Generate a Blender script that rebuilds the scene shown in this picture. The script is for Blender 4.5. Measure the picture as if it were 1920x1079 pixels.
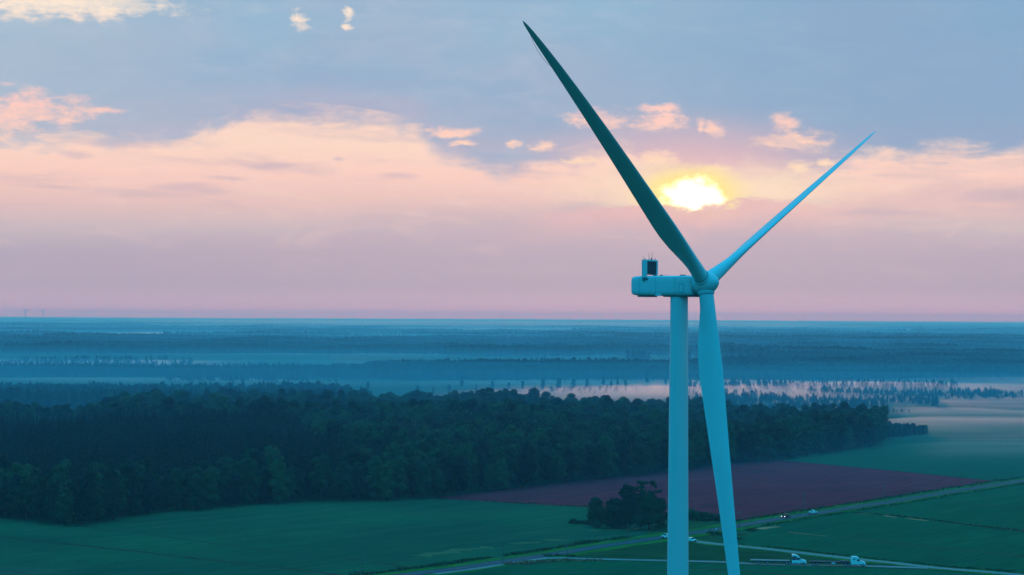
import bpy, bmesh, math, random
import numpy as np
from mathutils import Vector, Matrix

for o in list(bpy.data.objects):
    bpy.data.objects.remove(o)
S = bpy.context.scene
C = S.collection
R = math.radians

# ------------------------------------------------------------------ camera
CAM_H = 94.0
FPX = 3733.0                      # 70 mm equivalent on a 1920 px wide frame
HOR = 594.0                       # row of eye level in the photograph
ROLL = math.atan(9.5 / 1920.0)
cd = bpy.data.cameras.new('camera')
cam = bpy.data.objects.new('camera', cd)
C.objects.link(cam)
cd.sensor_width = 36.0
cd.lens = FPX / 1920.0 * 36.0
cd.shift_y = (HOR - 539.5) / 1920.0
cd.clip_start = 1.0
cd.clip_end = 120000.0
cam.location = (0, 0, CAM_H)
cam.rotation_euler = (Matrix.Rotation(R(90), 4, 'X') @ Matrix.Rotation(ROLL, 4, 'Z')).to_euler()
S.camera = cam


def ray(x, y):
    """direction through a place in the photograph, as (right, 1, up)"""
    u, v = (x - 960.0) / FPX, (HOR - y) / FPX
    c, s = math.cos(ROLL), math.sin(ROLL)
    return (c * u - s * v, s * u + c * v)


def gnd(x, y, z=0.0):
    """point of the ground seen at a place in the photograph"""
    u, v = ray(x, y)
    d = (z - CAM_H) / v
    return (u * d, d)


def azel(x, y):
    u, v = ray(x, y)
    return (math.degrees(math.atan(u)), math.degrees(math.atan2(v, math.hypot(1, u))))


def lin(r, g, b, k=1.0):
    f = lambda c: (c / 255 / 12.92 if c / 255 <= 0.04045 else ((c / 255 + 0.055) / 1.055) ** 2.4)
    return (f(r) * k, f(g) * k, f(b) * k, 1.0)


# ------------------------------------------------------------------ sky
SUN_AZ, SUN_EL = azel(1297, 366)
W = bpy.data.worlds.new('World')
S.world = W
W.use_nodes = True
nt = W.node_tree
nt.nodes.clear()


class NB:
    """small node builder"""
    def __init__(s, t):
        s.t = t

    def n(s, typ, **kw):
        q = s.t.nodes.new(typ)
        for k, v in kw.items():
            setattr(q, k, v)
        return q

    def put(s, sock, v):
        if isinstance(v, bpy.types.NodeSocket):
            s.t.links.new(v, sock)
        elif v is not None:
            sock.default_value = v

    def m(s, op, a, b=None, c=None, clamp=False):
        q = s.n('ShaderNodeMath', operation=op, use_clamp=clamp)
        for i, v in enumerate((a, b, c)):
            s.put(q.inputs[i], v)
        return q.outputs[0]

    def vm(s, op, a, b=None):
        q = s.n('ShaderNodeVectorMath', operation=op)
        s.put(q.inputs[0], a)
        s.put(q.inputs[1], b)
        return q.outputs[0]

    def xyz(s, x, y, z):
        q = s.n('ShaderNodeCombineXYZ')
        for i, v in enumerate((x, y, z)):
            s.put(q.inputs[i], v)
        return q.outputs[0]

    def noise(s, vec, scale, detail=5.0, rough=0.55, dist=0.0):
        q = s.n('ShaderNodeTexNoise')
        s.put(q.inputs['Vector'], vec)
        q.inputs['Scale'].default_value = scale
        q.inputs['Detail'].default_value = detail
        q.inputs['Roughness'].default_value = rough
        q.inputs['Distortion'].default_value = dist
        return q

    def step(s, v, a, b, lo=0.0, hi=1.0):
        q = s.n('ShaderNodeMapRange', interpolation_type='SMOOTHSTEP', clamp=True)
        s.put(q.inputs['Value'], v)
        q.inputs['From Min'].default_value = a
        q.inputs['From Max'].default_value = b
        q.inputs['To Min'].default_value = lo
        q.inputs['To Max'].default_value = hi
        return q.outputs[0]

    def ramp(s, v, stops, a=0.0, b=1.0, interp='LINEAR'):
        t = s.n('ShaderNodeMapRange', clamp=True)
        s.put(t.inputs['Value'], v)
        t.inputs['From Min'].default_value = a
        t.inputs['From Max'].default_value = b
        q = s.n('ShaderNodeValToRGB')
        s.t.links.new(t.outputs[0], q.inputs[0])
        cr = q.color_ramp
        cr.interpolation = interp
        while len(cr.elements) > 1:
            cr.elements.remove(cr.elements[-1])
        for i, (p, col) in enumerate(stops):
            p = (p - a) / (b - a)
            e = cr.elements[0] if i == 0 else cr.elements.new(p)
            e.position = p
            e.color = col
        return q.outputs[0]

    def mix(s, f, a, b, mode='MIX'):
        q = s.n('ShaderNodeMix', data_type='RGBA', blend_type=mode)
        s.put(q.inputs[0], f)
        s.put(q.inputs[6], a)
        s.put(q.inputs[7], b)
        return q.outputs[2]


def build_sky():
    b = NB(nt)
    tc = b.n('ShaderNodeTexCoord').outputs['Generated']
    sep = b.n('ShaderNodeSeparateXYZ')
    nt.links.new(tc, sep.inputs[0])
    X, Y, Z = sep.outputs
    az = b.m('MULTIPLY', b.m('ARCTAN2', X, Y), 57.29578)
    el = b.m('MULTIPLY', b.m('ARCSINE', Z), 57.29578)
    # cloud noise lives on the sphere of directions, flattened vertically
    p = b.vm('MULTIPLY', tc, (57.3, 57.3, 125.0))
    big = b.noise(p, 0.16, 6, 0.55)
    mid = b.noise(p, 0.62, 7, 0.62, 0.4)
    fine = b.noise(p, 2.2, 5, 0.62, 0.3)
    sm = b.n('ShaderNodeSeparateColor'); nt.links.new(mid.outputs['Color'], sm.inputs[0])
    sf = b.n('ShaderNodeSeparateColor'); nt.links.new(fine.outputs['Color'], sf.inputs[0])
    sb = b.n('ShaderNodeSeparateColor'); nt.links.new(big.outputs['Color'], sb.inputs[0])

    def off(a, k):
        return b.m('MULTIPLY', b.m('SUBTRACT', a, 0.5), k)
    wu = b.m('ADD', b.m('ADD', az, off(sm.outputs[0], 1.9)), off(sf.outputs[0], 0.5))
    wv = b.m('ADD', b.m('ADD', el, off(sm.outputs[1], 0.95)), off(sf.outputs[1], 0.34))
    # long thin streaks
    ps = b.vm('MULTIPLY', tc, (57.3 * 0.22, 57.3 * 0.22, 57.3 * 1.5))
    stn = b.noise(ps, 0.9, 5, 0.6, 0.6).outputs[0]
    ps2 = b.vm('MULTIPLY', tc, (57.3 * 0.5, 57.3 * 0.5, 57.3 * 1.9))
    stn2 = b.noise(ps2, 0.75, 6, 0.6, 0.8).outputs[0]

    def ell(x, y, rx, ry, soft=(1.25, 0.62), u=wu, v=wv):
        a, e = azel(x, y)
        du = b.m('MULTIPLY', b.m('SUBTRACT', u, a), 65.2 / rx)
        dv = b.m('MULTIPLY', b.m('SUBTRACT', v, e), 65.2 / ry)
        d = b.m('SQRT', b.m('ADD', b.m('MULTIPLY', du, du), b.m('MULTIPLY', dv, dv)))
        return b.step(d, soft[0], soft[1])

    rag = b.m('ADD', off(sm.outputs[2], 2.4), off(sf.outputs[2], 1.7))

    def wisp(x, y, rx, ry):
        a, e = azel(x, y)
        du = b.m('MULTIPLY', b.m('SUBTRACT', b.m('ADD', az, off(sm.outputs[0], 0.9)), a), 65.2 / rx)
        dv = b.m('MULTIPLY', b.m('SUBTRACT', b.m('ADD', el, off(sm.outputs[1], 0.45)), e), 65.2 / ry)
        d = b.m('SQRT', b.m('ADD', b.m('MULTIPLY', du, du), b.m('MULTIPLY', dv, dv)))
        return b.m('SUBTRACT', 1.0, d)

    def many(lst, **kw):
        out = None
        for e in lst:
            q = ell(*e, **kw)
            out = q if out is None else b.m('MAXIMUM', out, q)
        return out

    def E(y):
        return (602 - y) / 65.2
    # the pink layer below the cloud deck, by elevation
    glow = b.ramp(el, [(-3, lin(186, 170, 190)), (E(603), lin(228, 186, 196)), (E(575), lin(196, 176, 196)), (E(545), lin(164, 160, 182)),
                       (E(490), lin(178, 168, 187)), (E(440), lin(204, 186, 192)), (E(395), lin(230, 194, 190)),
                       (E(340), lin(252, 208, 194)), (E(280), lin(254, 218, 198)), (E(200), lin(254, 218, 200)),
                       (E(60), lin(255, 230, 208)), (20, lin(245, 225, 215))], -3, 20)
    # a low lavender bank whose top edge frays
    bank_top = b.ramp(az, [(-16, (.16,) * 4), (-12, (.17,) * 4), (-7, (.21,) * 4), (-3.5, (.262,) * 4), (-1, (.275,) * 4),
                           (1.5, (.27,) * 4), (4, (.285,) * 4), (6.5, (.30,) * 4), (9, (.23,) * 4), (16, (.2,) * 4)],
                      -16, 16, 'EASE')
    bank = b.step(b.m('SUBTRACT', b.m('MULTIPLY', bank_top, 12.0), wv), -0.25, 0.75)
    glow = b.mix(b.m('MULTIPLY', bank, 0.5), glow, lin(192, 170, 187))
    glow = b.mix(b.m('MULTIPLY', b.step(stn, 0.46, 0.68), b.step(el, 6.0, 0.8, 0.34, 0.3)), glow, lin(182, 166, 186))
    glow = b.mix(b.m('MULTIPLY', b.step(stn2, 0.5, 0.72), b.step(el, 0.3, 3.5, 0.0, 0.22)), glow, lin(255, 222, 206))
    # small grey streaks inside the pink
    su = b.m('ADD', az, off(sm.outputs[2], 1.0))
    sv = b.m('ADD', el, off(sm.outputs[0], 0.35))
    streak = many([(345, 352, 70, 12), (430, 334, 45, 6), (505, 311, 60, 7), (745, 331, 45, 8), (140, 290, 30, 8),
                   (1870, 366, 80, 14), (390, 360, 50, 7), (1110, 388, 90, 12), (1500, 378, 70, 8), (640, 296, 16, 5),
                   (1640, 400, 120, 9), (220, 268, 120, 10)], u=su, v=sv, soft=(1.3, 0.2))
    glow = b.mix(b.m('MULTIPLY', streak, 0.42), glow, lin(192, 172, 190))

    # blue-grey upper deck: where its ragged lower edge lies
    ys = [(-300, 262), (0, 285), (110, 282), (200, 285), (330, 272), (440, 244), (560, 239), (700, 240), (770, 250),
          (840, 300), (930, 331), (1010, 322), (1080, 306), (1160, 292), (1230, 318), (1330, 338), (1450, 336),
          (1550, 322), (1630, 305), (1700, 302), (1920, 300), (2200, 300)]
    edge = b.ramp(az, [(azel(x, 300)[0], (E(y) / 10,) * 3 + (1,)) for x, y in ys], -20, 20, 'EASE')
    dd = b.m('SUBTRACT', wv, b.m('MULTIPLY', edge, 10.0))
    deck = b.step(b.m('ADD', dd, off(stn2, 1.5)), -0.30, 0.42)
    dcol = b.ramp(el, [(E(340), lin(197, 174, 192)), (E(290), lin(180, 174, 197)), (E(240), lin(160, 176, 203)),
                       (E(160), lin(152, 178, 206)), (E(90), lin(152, 183, 208)), (E(0), lin(146, 186, 212)),
                       (16, lin(120, 176, 208)), (26, lin(92, 160, 200))], E(340), 26)
    dcol = b.mix(b.step(b.m('ADD', dd, off(stn2, 1.4)), 1.5, -0.1, 0.0, 0.75), dcol, lin(186, 176, 199))
    # greyer patches and paler rolls inside the deck
    dcol = b.mix(b.step(sb.outputs[0], 0.35, 0.66, 0.0, 0.55), dcol, lin(168, 180, 203))
    dcol = b.mix(b.step(sm.outputs[2], 0.45, 0.75, 0.0, 0.22), dcol, lin(196, 203, 216))
    dcol = b.mix(b.step(stn, 0.44, 0.70, 0.0, 0.32), dcol, lin(138, 170, 201))
    dcol = b.mix(b.step(stn2, 0.52, 0.76, 0.0, 0.30), dcol, lin(186, 196, 214))
    dcol = b.mix(b.step(az, -2, 12, 0.0, 0.62), dcol, lin(126, 163, 199))
    dcol = b.mix(b.step(az, -5, -15, 0.0, 0.4), dcol, lin(186, 200, 212))
    # the deck warms around the sun
    a0, e0 = SUN_AZ, SUN_EL
    du = b.m('MULTIPLY', b.m('SUBTRACT', az, a0), 1 / 5.2)
    dv = b.m('MULTIPLY', b.m('SUBTRACT', el, e0), 1 / 2.3)
    near = b.m('SQRT', b.m('ADD', b.m('MULTIPLY', du, du), b.m('MULTIPLY', dv, dv)))
    dcol = b.mix(b.step(near, 1.2, 0.3, 0.0, 0.92), dcol, lin(232, 186, 190))
    col = b.mix(deck, glow, dcol)
    # bright holes torn in the deck
    hl = None
    for e in [(110, 2, 230, 40), (562, 38, 15, 26), (648, 22, 13, 18), (654, 48, 15, 9), (50, 205, 150, 40),
              (10, 228, 90, 34), (1120, 222, 70, 24), (1236, 228, 74, 22), (1236, 205, 64, 10), (1318, 234, 14, 20), (1345, 242, 30, 24),
              (1470, 266, 92, 28), (1468, 236, 38, 22), (1024, 273, 28, 12), (957, 270, 16, 6),
              (1230, 302, 48, 30), (1268, 322, 36, 14), (1345, 317, 34, 13), (1500, 314, 40, 16), (1550, 305, 24, 10), (845, 250, 60, 12), (205, 210, 50, 8), (1090, 300, 40, 9), (870, 270, 30, 6)]:
        q = wisp(*e)
        hl = q if hl is None else b.m('MAXIMUM', hl, q)
    hm = b.m('MULTIPLY', b.step(b.m('ADD', hl, rag), -0.1, 0.85, 0.0, 1.0), b.step(b.m('ADD', sf.outputs[0], off(stn2, 1.0)), 0.28, 0.6, 0.62, 1.0))
    hm = b.m('MULTIPLY', hm, b.step(hl, -0.55, 0.1))
    hcol = b.ramp(el, [(E(340), lin(255, 226, 190)), (E(300), lin(255, 216, 190)), (E(255), lin(255, 208, 192)), (E(200), lin(255, 205, 194)),
                       (E(40), lin(255, 234, 212))], E(340), E(0))
    # light round the sun: broad pale band, yellow ring, white gap, all cut below by a low bank of cloud
    band = ell(1330, 356, 330, 62, soft=(1.2, 0.1))
    col = b.mix(b.m('MULTIPLY', band, 0.85), col, lin(255, 230, 196))
    col = b.mix(hm, col, hcol)
    ring = ell(1296, 361, 104, 50, soft=(1.3, 0.3), u=b.m('ADD', az, off(sm.outputs[0], 0.8)), v=b.m('ADD', el, off(sm.outputs[1], 0.5)))
    col = b.mix(b.m('MULTIPLY', ring, 0.9), col, (1.05, 0.86, 0.16, 1))
    core = ell(1298, 365, 48, 25, soft=(1.5, 0.45), u=b.m('ADD', b.m('ADD', az, off(sm.outputs[0], 1.9)), off(sf.outputs[0], 0.7)), v=b.m('ADD', b.m('ADD', el, off(sm.outputs[1], 1.0)), off(sf.outputs[1], 0.45)))
    col = b.mix(core, col, (2.3, 2.15, 1.5, 1))
    low = b.ramp(az, [(azel(x, 390)[0], (E(y) / 10,) * 3 + (1,)) for x, y in [(900, 430), (1050, 400), (1150, 391), (1230, 386), (1265, 394), (1300, 397), (1345, 386), (1420, 378), (1480, 382), (1560, 392), (1700, 430)]], -4, 14, 'EASE')
    ld = b.m('SUBTRACT', b.m('MULTIPLY', low, 10.0), b.m('ADD', b.m('ADD', el, off(sm.outputs[1], 0.8)), off(sf.outputs[1], 0.5)))
    lowm = b.m('MULTIPLY', b.step(ld, -0.05, 0.16), b.step(ld, 1.15, 0.15))
    lowm = b.m('MULTIPLY', lowm, b.step(b.m('ABSOLUTE', b.m('SUBTRACT', az, a0)), 6.0, 1.5))
    col = b.mix(b.m('MULTIPLY', lowm, 0.85), col, lin(232, 184, 186))
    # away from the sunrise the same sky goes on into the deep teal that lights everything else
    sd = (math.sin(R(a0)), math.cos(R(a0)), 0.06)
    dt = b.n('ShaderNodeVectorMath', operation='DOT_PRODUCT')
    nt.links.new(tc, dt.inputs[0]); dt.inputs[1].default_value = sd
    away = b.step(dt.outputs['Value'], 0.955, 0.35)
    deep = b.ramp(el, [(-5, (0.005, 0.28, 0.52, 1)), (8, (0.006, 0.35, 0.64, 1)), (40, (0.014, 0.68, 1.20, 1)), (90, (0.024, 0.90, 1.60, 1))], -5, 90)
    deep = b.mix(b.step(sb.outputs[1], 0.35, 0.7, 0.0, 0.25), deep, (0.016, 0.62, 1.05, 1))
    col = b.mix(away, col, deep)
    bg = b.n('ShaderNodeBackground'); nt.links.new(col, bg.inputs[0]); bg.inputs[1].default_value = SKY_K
    sky = b.n('ShaderNodeTexSky', sky_type='NISHITA', sun_disc=False)
    sky.sun_elevation = R(SUN_EL); sky.sun_rotation = R(SUN_AZ)
    sky.altitude = 90; sky.air_density = 1.0; sky.dust_density = 0.2; sky.ozone_density = 4.0
    bn = b.n('ShaderNodeBackground'); nt.links.new(sky.outputs[0], bn.inputs[0]); bn.inputs[1].default_value = NISH_K
    ad = b.n('ShaderNodeAddShader'); nt.links.new(bg.outputs[0], ad.inputs[0]); nt.links.new(bn.outputs[0], ad.inputs[1])
    out = b.n('ShaderNodeOutputWorld'); nt.links.new(ad.outputs[0], out.inputs[0])


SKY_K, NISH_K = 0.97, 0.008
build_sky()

sl = bpy.data.lights.new('sun', 'SUN')
sl.energy = 0.3
sl.angle = R(3.0)
sl.color = (1.0, 0.72, 0.60)
so = bpy.data.objects.new('sun', sl)
C.objects.link(so)
sdir = Vector((math.sin(R(SUN_AZ)) * math.cos(R(SUN_EL)), math.cos(R(SUN_AZ)) * math.cos(R(SUN_EL)), math.sin(R(SUN_EL))))
so.rotation_euler = sdir.to_track_quat('Z', 'Y').to_euler()
so.location = (0, 0, 400)

S.view_settings.view_transform = 'Standard'
S.view_settings.look = 'None'
S.view_settings.exposure = 0.0
S.view_settings.gamma = 1.0
S.view_settings.use_curve_mapping = False
cy = S.cycles
cy.use_denoising = True
cy.max_bounces = 5
cy.diffuse_bounces = 3
cy.glossy_bounces = 2
cy.transmission_bounces = 4
cy.transparent_max_bounces = 16
cy.volume_bounces = 4
cy.caustics_reflective = False
cy.caustics_refractive = False

# ------------------------------------------------------------------ helpers


def tag(o, label=None, cat=None, group=None, kind=None):
    for k, v in (('label', label), ('category', cat), ('group', group), ('kind', kind)):
        if v:
            o[k] = v
    return o


def empty(name, loc=(0, 0, 0), rz=0.0):
    o = bpy.data.objects.new(name, None)
    o.empty_display_size = 1.0
    o.location = loc
    o.rotation_euler = (0, 0, rz)
    C.objects.link(o)
    return o


def mesh_obj(name, verts, faces, mat, parent=None, smooth=False):
    me = bpy.data.meshes.new(name)
    me.from_pydata([tuple(v) for v in verts], [], [tuple(f) for f in faces])
    me.update()
    if smooth:
        me.polygons.foreach_set('use_smooth', [True] * len(me.polygons))
    if mat:
        me.materials.append(mat)
    o = bpy.data.objects.new(name, me)
    C.objects.link(o)
    if parent:
        o.parent = parent
    return o


def bm_obj(name, bm, mat, parent=None, smooth=False, sharp=None):
    bmesh.ops.recalc_face_normals(bm, faces=bm.faces)
    me = bpy.data.meshes.new(name)
    bm.to_mesh(me)
    bm.free()
    if smooth:
        me.polygons.foreach_set('use_smooth', [True] * len(me.polygons))
        if sharp:
            me.set_sharp_from_angle(angle=R(sharp))
    if mat:
        me.materials.append(mat)
    o = bpy.data.objects.new(name, me)
    C.objects.link(o)
    if parent:
        o.parent = parent
    return o


def part_copy(o, parent):
    c = o.copy()
    C.objects.link(c)
    c.parent = parent
    return c


def copy_tree(o, parent=None):
    c = part_copy(o, parent)
    for ch in list(o.children):
        copy_tree(ch, c)
    return c


def box(bm, x0, x1, y0, y1, z0, z1, bev=0.0):
    vs = [bm.verts.new(p) for p in ((x0, y0, z0), (x1, y0, z0), (x1, y1, z0), (x0, y1, z0),
                                    (x0, y0, z1), (x1, y0, z1), (x1, y1, z1), (x0, y1, z1))]
    fs = [bm.faces.new([vs[i] for i in f]) for f in ((0, 3, 2, 1), (4, 5, 6, 7), (0, 1, 5, 4), (1, 2, 6, 5), (2, 3, 7, 6), (3, 0, 4, 7))]
    if bev:
        es = list({e for f in fs for e in f.edges})
        bmesh.ops.bevel(bm, geom=es, offset=bev, segments=2, affect='EDGES')


def cyl(bm, p0, p1, r0, r1=None, n=12, caps=True):
    r1 = r0 if r1 is None else r1
    p0, p1 = Vector(p0), Vector(p1)
    d = (p1 - p0).normalized()
    t = d.orthogonal().normalized()
    s = d.cross(t)
    a = [bm.verts.new(p0 + (t * math.cos(q) + s * math.sin(q)) * r0) for q in (2 * math.pi * i / n for i in range(n))]
    b = [bm.verts.new(p1 + (t * math.cos(q) + s * math.sin(q)) * r1) for q in (2 * math.pi * i / n for i in range(n))]
    for i in range(n):
        bm.faces.new((a[i], a[(i + 1) % n], b[(i + 1) % n], b[i]))
    if caps:
        bm.faces.new(a[::-1])
        bm.faces.new(b)


def loft(bm, rings, close=True, caps=True):
    vr = [[bm.verts.new(p) for p in r] for r in rings]
    n = len(vr[0])
    for i in range(len(vr) - 1):
        for j in range(n if close else n - 1):
            k = (j + 1) % n
            bm.faces.new((vr[i][j], vr[i][k], vr[i + 1][k], vr[i + 1][j]))
    if caps:
        bm.faces.new(vr[0][::-1])
        bm.faces.new(vr[-1])
    return vr


def new_mat(name):
    m = bpy.data.materials.new(name)
    m.use_nodes = True
    m.node_tree.nodes.clear()
    b = NB(m.node_tree)
    out = b.n('ShaderNodeOutputMaterial')
    p = b.n('ShaderNodeBsdfPrincipled')
    m.node_tree.links.new(p.outputs[0], out.inputs[0])
    return m, b, p


def mat(name, col, rough=0.6, var=0.12, scale=1.0, metal=0.0, bump=0.0):
    m, b, p = new_mat(name)
    tc = b.n('ShaderNodeTexCoord').outputs['Object']
    nz = b.noise(tc, scale, 6, 0.6)
    lo = tuple(c * (1 - var) for c in col[:3]) + (1,)
    hi = tuple(min(1, c * (1 + var)) for c in col[:3]) + (1,)
    b.put(p.inputs['Base Color'], b.mix(nz.outputs[0], lo, hi))
    p.inputs['Roughness'].default_value = rough
    p.inputs['Metallic'].default_value = metal
    if rough > 0.8:
        p.inputs['Specular IOR Level'].default_value = 0.08
    if bump:
        q = b.n('ShaderNodeBump')
        q.inputs['Strength'].default_value = bump
        b.put(q.inputs['Height'], nz.outputs[0])
        b.put(p.inputs['Normal'], q.outputs[0])
    return m


def field_mat(name, c1, c2, c3, row_dir, row_w=1.2, big=0.012, bump=0.5, stripe=0.35):
    """crop: broad patches, long drifts along the rows, row streaks and a leafy grain"""
    m, b, p = new_mat(name)
    g = b.n('ShaderNodeNewGeometry').outputs['Position']
    mp = b.n('ShaderNodeMapping'); b.put(mp.inputs['Vector'], g)
    mp.inputs['Rotation'].default_value = (0, 0, -row_dir)
    along = b.vm('MULTIPLY', mp.outputs[0], (0.06, 1.0, 1.0))
    n1 = b.noise(g, big, 6, 0.6)
    n2 = b.noise(along, 0.09, 6, 0.65)
    n3 = b.noise(along, 0.55 / row_w, 3, 0.6)
    n4 = b.noise(g, 1.1, 4, 0.7)
    col = b.mix(b.step(n1.outputs[0], 0.36, 0.64), c1, c2)
    col = b.mix(b.m('MULTIPLY', b.step(n2.outputs[0], 0.45, 0.72), 0.7), col, c3)
    dk = b.step(n3.outputs[0], 0.38, 0.62, 1 - stripe, 1.0)
    dk = b.m('MULTIPLY', dk, b.step(n4.outputs[0], 0.3, 0.7, 0.72, 1.15))
    q = b.n('ShaderNodeMix', data_type='RGBA', blend_type='MULTIPLY'); q.inputs[0].default_value = 1.0
    b.put(q.inputs[6], col); b.put(q.inputs[7], b.xyz(dk, dk, dk))
    b.put(p.inputs['Base Color'], q.outputs[2])
    p.inputs['Roughness'].default_value = 0.9
    p.inputs['Specular IOR Level'].default_value = 0.0
    bp = b.n('ShaderNodeBump'); bp.inputs['Strength'].default_value = bump; bp.inputs['Distance'].default_value = 0.5
    b.put(bp.inputs['Height'], b.m('ADD', n4.outputs[0], n3.outputs[0]))
    b.put(p.inputs['Normal'], bp.outputs[0])
    return m


def leaf_mat(name, c1, c2, c3, scale=0.35):
    m, b, p = new_mat(name)
    tc = b.n('ShaderNodeTexCoord').outputs['Object']
    oi = b.n('ShaderNodeObjectInfo')
    n = b.noise(tc, scale, 3, 0.6)
    col = b.mix(b.step(n.outputs[0], 0.35, 0.65), c1, c2)
    col = b.mix(b.step(oi.outputs['Random'], 0.15, 1.0, 0.0, 0.85), col, c3)
    b.put(p.inputs['Base Color'], col)
    p.inputs['Roughness'].default_value = 0.75
    p.inputs['Specular IOR Level'].default_value = 0.15
    return m


M = {}
M['paint'] = mat('turbine_paint', (0.66, 0.70, 0.72), 0.38, 0.05, 0.35)
M['paint2'] = mat('turbine_blade_paint', (0.66, 0.70, 0.72), 0.55, 0.08, 0.12)
pm, pb_, pp = new_mat('tower_paint')
g_ = pb_.n('ShaderNodeNewGeometry').outputs['Position']
run = pb_.noise(pb_.vm('MULTIPLY', g_, (2.2, 2.2, 0.045)), 1.0, 5, 0.6).outputs[0]
blot = pb_.noise(g_, 0.25, 5, 0.6).outputs[0]
dirt = pb_.m('MULTIPLY', pb_.step(run, 0.48, 0.78), pb_.step(blot, 0.35, 0.65, 0.25, 1.0))
pb_.put(pp.inputs['Base Color'], pb_.mix(pb_.m('MULTIPLY', dirt, 0.45), (0.66, 0.70, 0.72, 1), (0.42, 0.44, 0.43, 1)))
pp.inputs['Roughness'].default_value = 0.42
M['paint'] = pm
M['seam'] = mat('dark_seal', (0.05, 0.06, 0.07), 0.7)
M['fin'] = mat('radiator_fin', (0.045, 0.05, 0.06), 0.45, 0.2, 2.0)
M['steel'] = mat('grey_steel', (0.16, 0.17, 0.18), 0.5, 0.15, 3.0, 0.4)
M['concrete'] = mat('concrete', (0.34, 0.33, 0.31), 0.9, 0.15, 0.8, 0, 0.2)
M['asphalt'] = mat('asphalt', (0.055, 0.075, 0.105), 1.0, 0.25, 0.25, 0, 0.1)
M['gravel'] = mat('pale_gravel', (0.24, 0.23, 0.225), 0.95, 0.3, 0.3, 0, 0.3)
M['yellow'] = mat('yellow_road_paint', (0.55, 0.38, 0.05), 0.7)
M['bark'] = mat('bark', (0.07, 0.055, 0.045), 0.95, 0.3, 1.5, 0, 0.5)
M['pole'] = mat('weathered_pole_wood', (0.16, 0.14, 0.125), 0.9, 0.25, 2.0)
M['tyre'] = mat('tyre_rubber', (0.02, 0.02, 0.022), 0.85)
M['rim'] = mat('alloy_rim', (0.5, 0.5, 0.52), 0.35, 0.1, 3, 0.8)
M['glass'] = mat('dark_vehicle_glass', (0.02, 0.03, 0.035), 0.08, 0.05)
M['white_car'] = mat('white_vehicle_paint', (0.8, 0.81, 0.82), 0.5, 0.04)
M['dark_car'] = mat('dark_vehicle_paint', (0.025, 0.03, 0.04), 0.25, 0.1)
M['red_car'] = mat('dark_red_panel', (0.22, 0.02, 0.045), 0.35, 0.1)
M['chassis'] = mat('black_chassis', (0.025, 0.025, 0.028), 0.7)
M['deck'] = mat('trailer_deck', (0.26, 0.25, 0.25), 0.8, 0.25, 1.2)
M['deck2'] = mat('worn_trailer_deck', (0.13, 0.085, 0.10), 0.85, 0.25, 1.2)
M['sign'] = mat('yellow_sign', (0.62, 0.36, 0.03), 0.5)
M['soil'] = mat('orange_bare_soil', (0.62, 0.20, 0.085), 0.95, 0.35, 0.4, 0, 0.4)
M['white'] = mat('white_cladding', (0.72, 0.73, 0.74), 0.6, 0.06, 0.05)
lm, lb, lp = new_mat('headlight_lens')
lp.inputs['Base Color'].default_value = (0.8, 0.8, 0.75, 1)
lp.inputs['Emission Color'].default_value = (1.0, 0.95, 0.85, 1)
lp.inputs['Emission Strength'].default_value = 4.0
M['lamp'] = lm
M['leaf_a'] = leaf_mat('leaf_broad', (0.008, 0.028, 0.015, 1), (0.014, 0.044, 0.020, 1), (0.006, 0.020, 0.014, 1))
M['leaf_b'] = leaf_mat('leaf_pale', (0.022, 0.070, 0.028, 1), (0.036, 0.100, 0.036, 1), (0.014, 0.048, 0.022, 1))
M['leaf_c'] = leaf_mat('leaf_mid', (0.014, 0.048, 0.020, 1), (0.022, 0.068, 0.026, 1), (0.010, 0.034, 0.018, 1))
M['needle'] = leaf_mat('needle', (0.006, 0.024, 0.016, 1), (0.010, 0.034, 0.019, 1), (0.007, 0.027, 0.017, 1))
M['weed'] = leaf_mat('weed', (0.04, 0.085, 0.022, 1), (0.065, 0.115, 0.03, 1), (0.03, 0.06, 0.02, 1))
M['dry_weed'] = leaf_mat('dry_weed', (0.50, 0.13, 0.06, 1), (0.60, 0.17, 0.07, 1), (0.34, 0.11, 0.05, 1))

# ------------------------------------------------------------------ ground and fields


def poly(pts, name, m, z, kind='structure'):
    """a flat sheet of ground; pts are ground points"""
    bm = bmesh.new()
    vs = [bm.verts.new((x, y, z)) for x, y in pts]
    bm.faces.new(vs)
    bmesh.ops.triangulate(bm, faces=bm.faces[:])
    for f in bm.faces:
        if f.normal.z < 0:
            f.normal_flip()
    me = bpy.data.meshes.new(name)
    bm.to_mesh(me); bm.free()
    me.materials.append(m)
    o = bpy.data.objects.new(name, me)
    C.objects.link(o)
    tag(o, kind=kind)
    return o


def smooth_line(pts, step=8.0):
    P = np.array(pts, float)
    out = []
    n = len(P)
    for i in range(n - 1):
        p0, p1, p2, p3 = P[max(i - 1, 0)], P[i], P[i + 1], P[min(i + 2, n - 1)]
        k = max(2, int(np.linalg.norm(p2 - p1) / step))
        for t in np.linspace(0, 1, k, endpoint=False):
            out.append(0.5 * ((2 * p1) + (-p0 + p2) * t + (2 * p0 - 5 * p1 + 4 * p2 - p3) * t * t + (-p0 + 3 * p1 - 3 * p2 + p3) * t ** 3))
    out.append(P[-1])
    return np.array(out)


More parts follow.
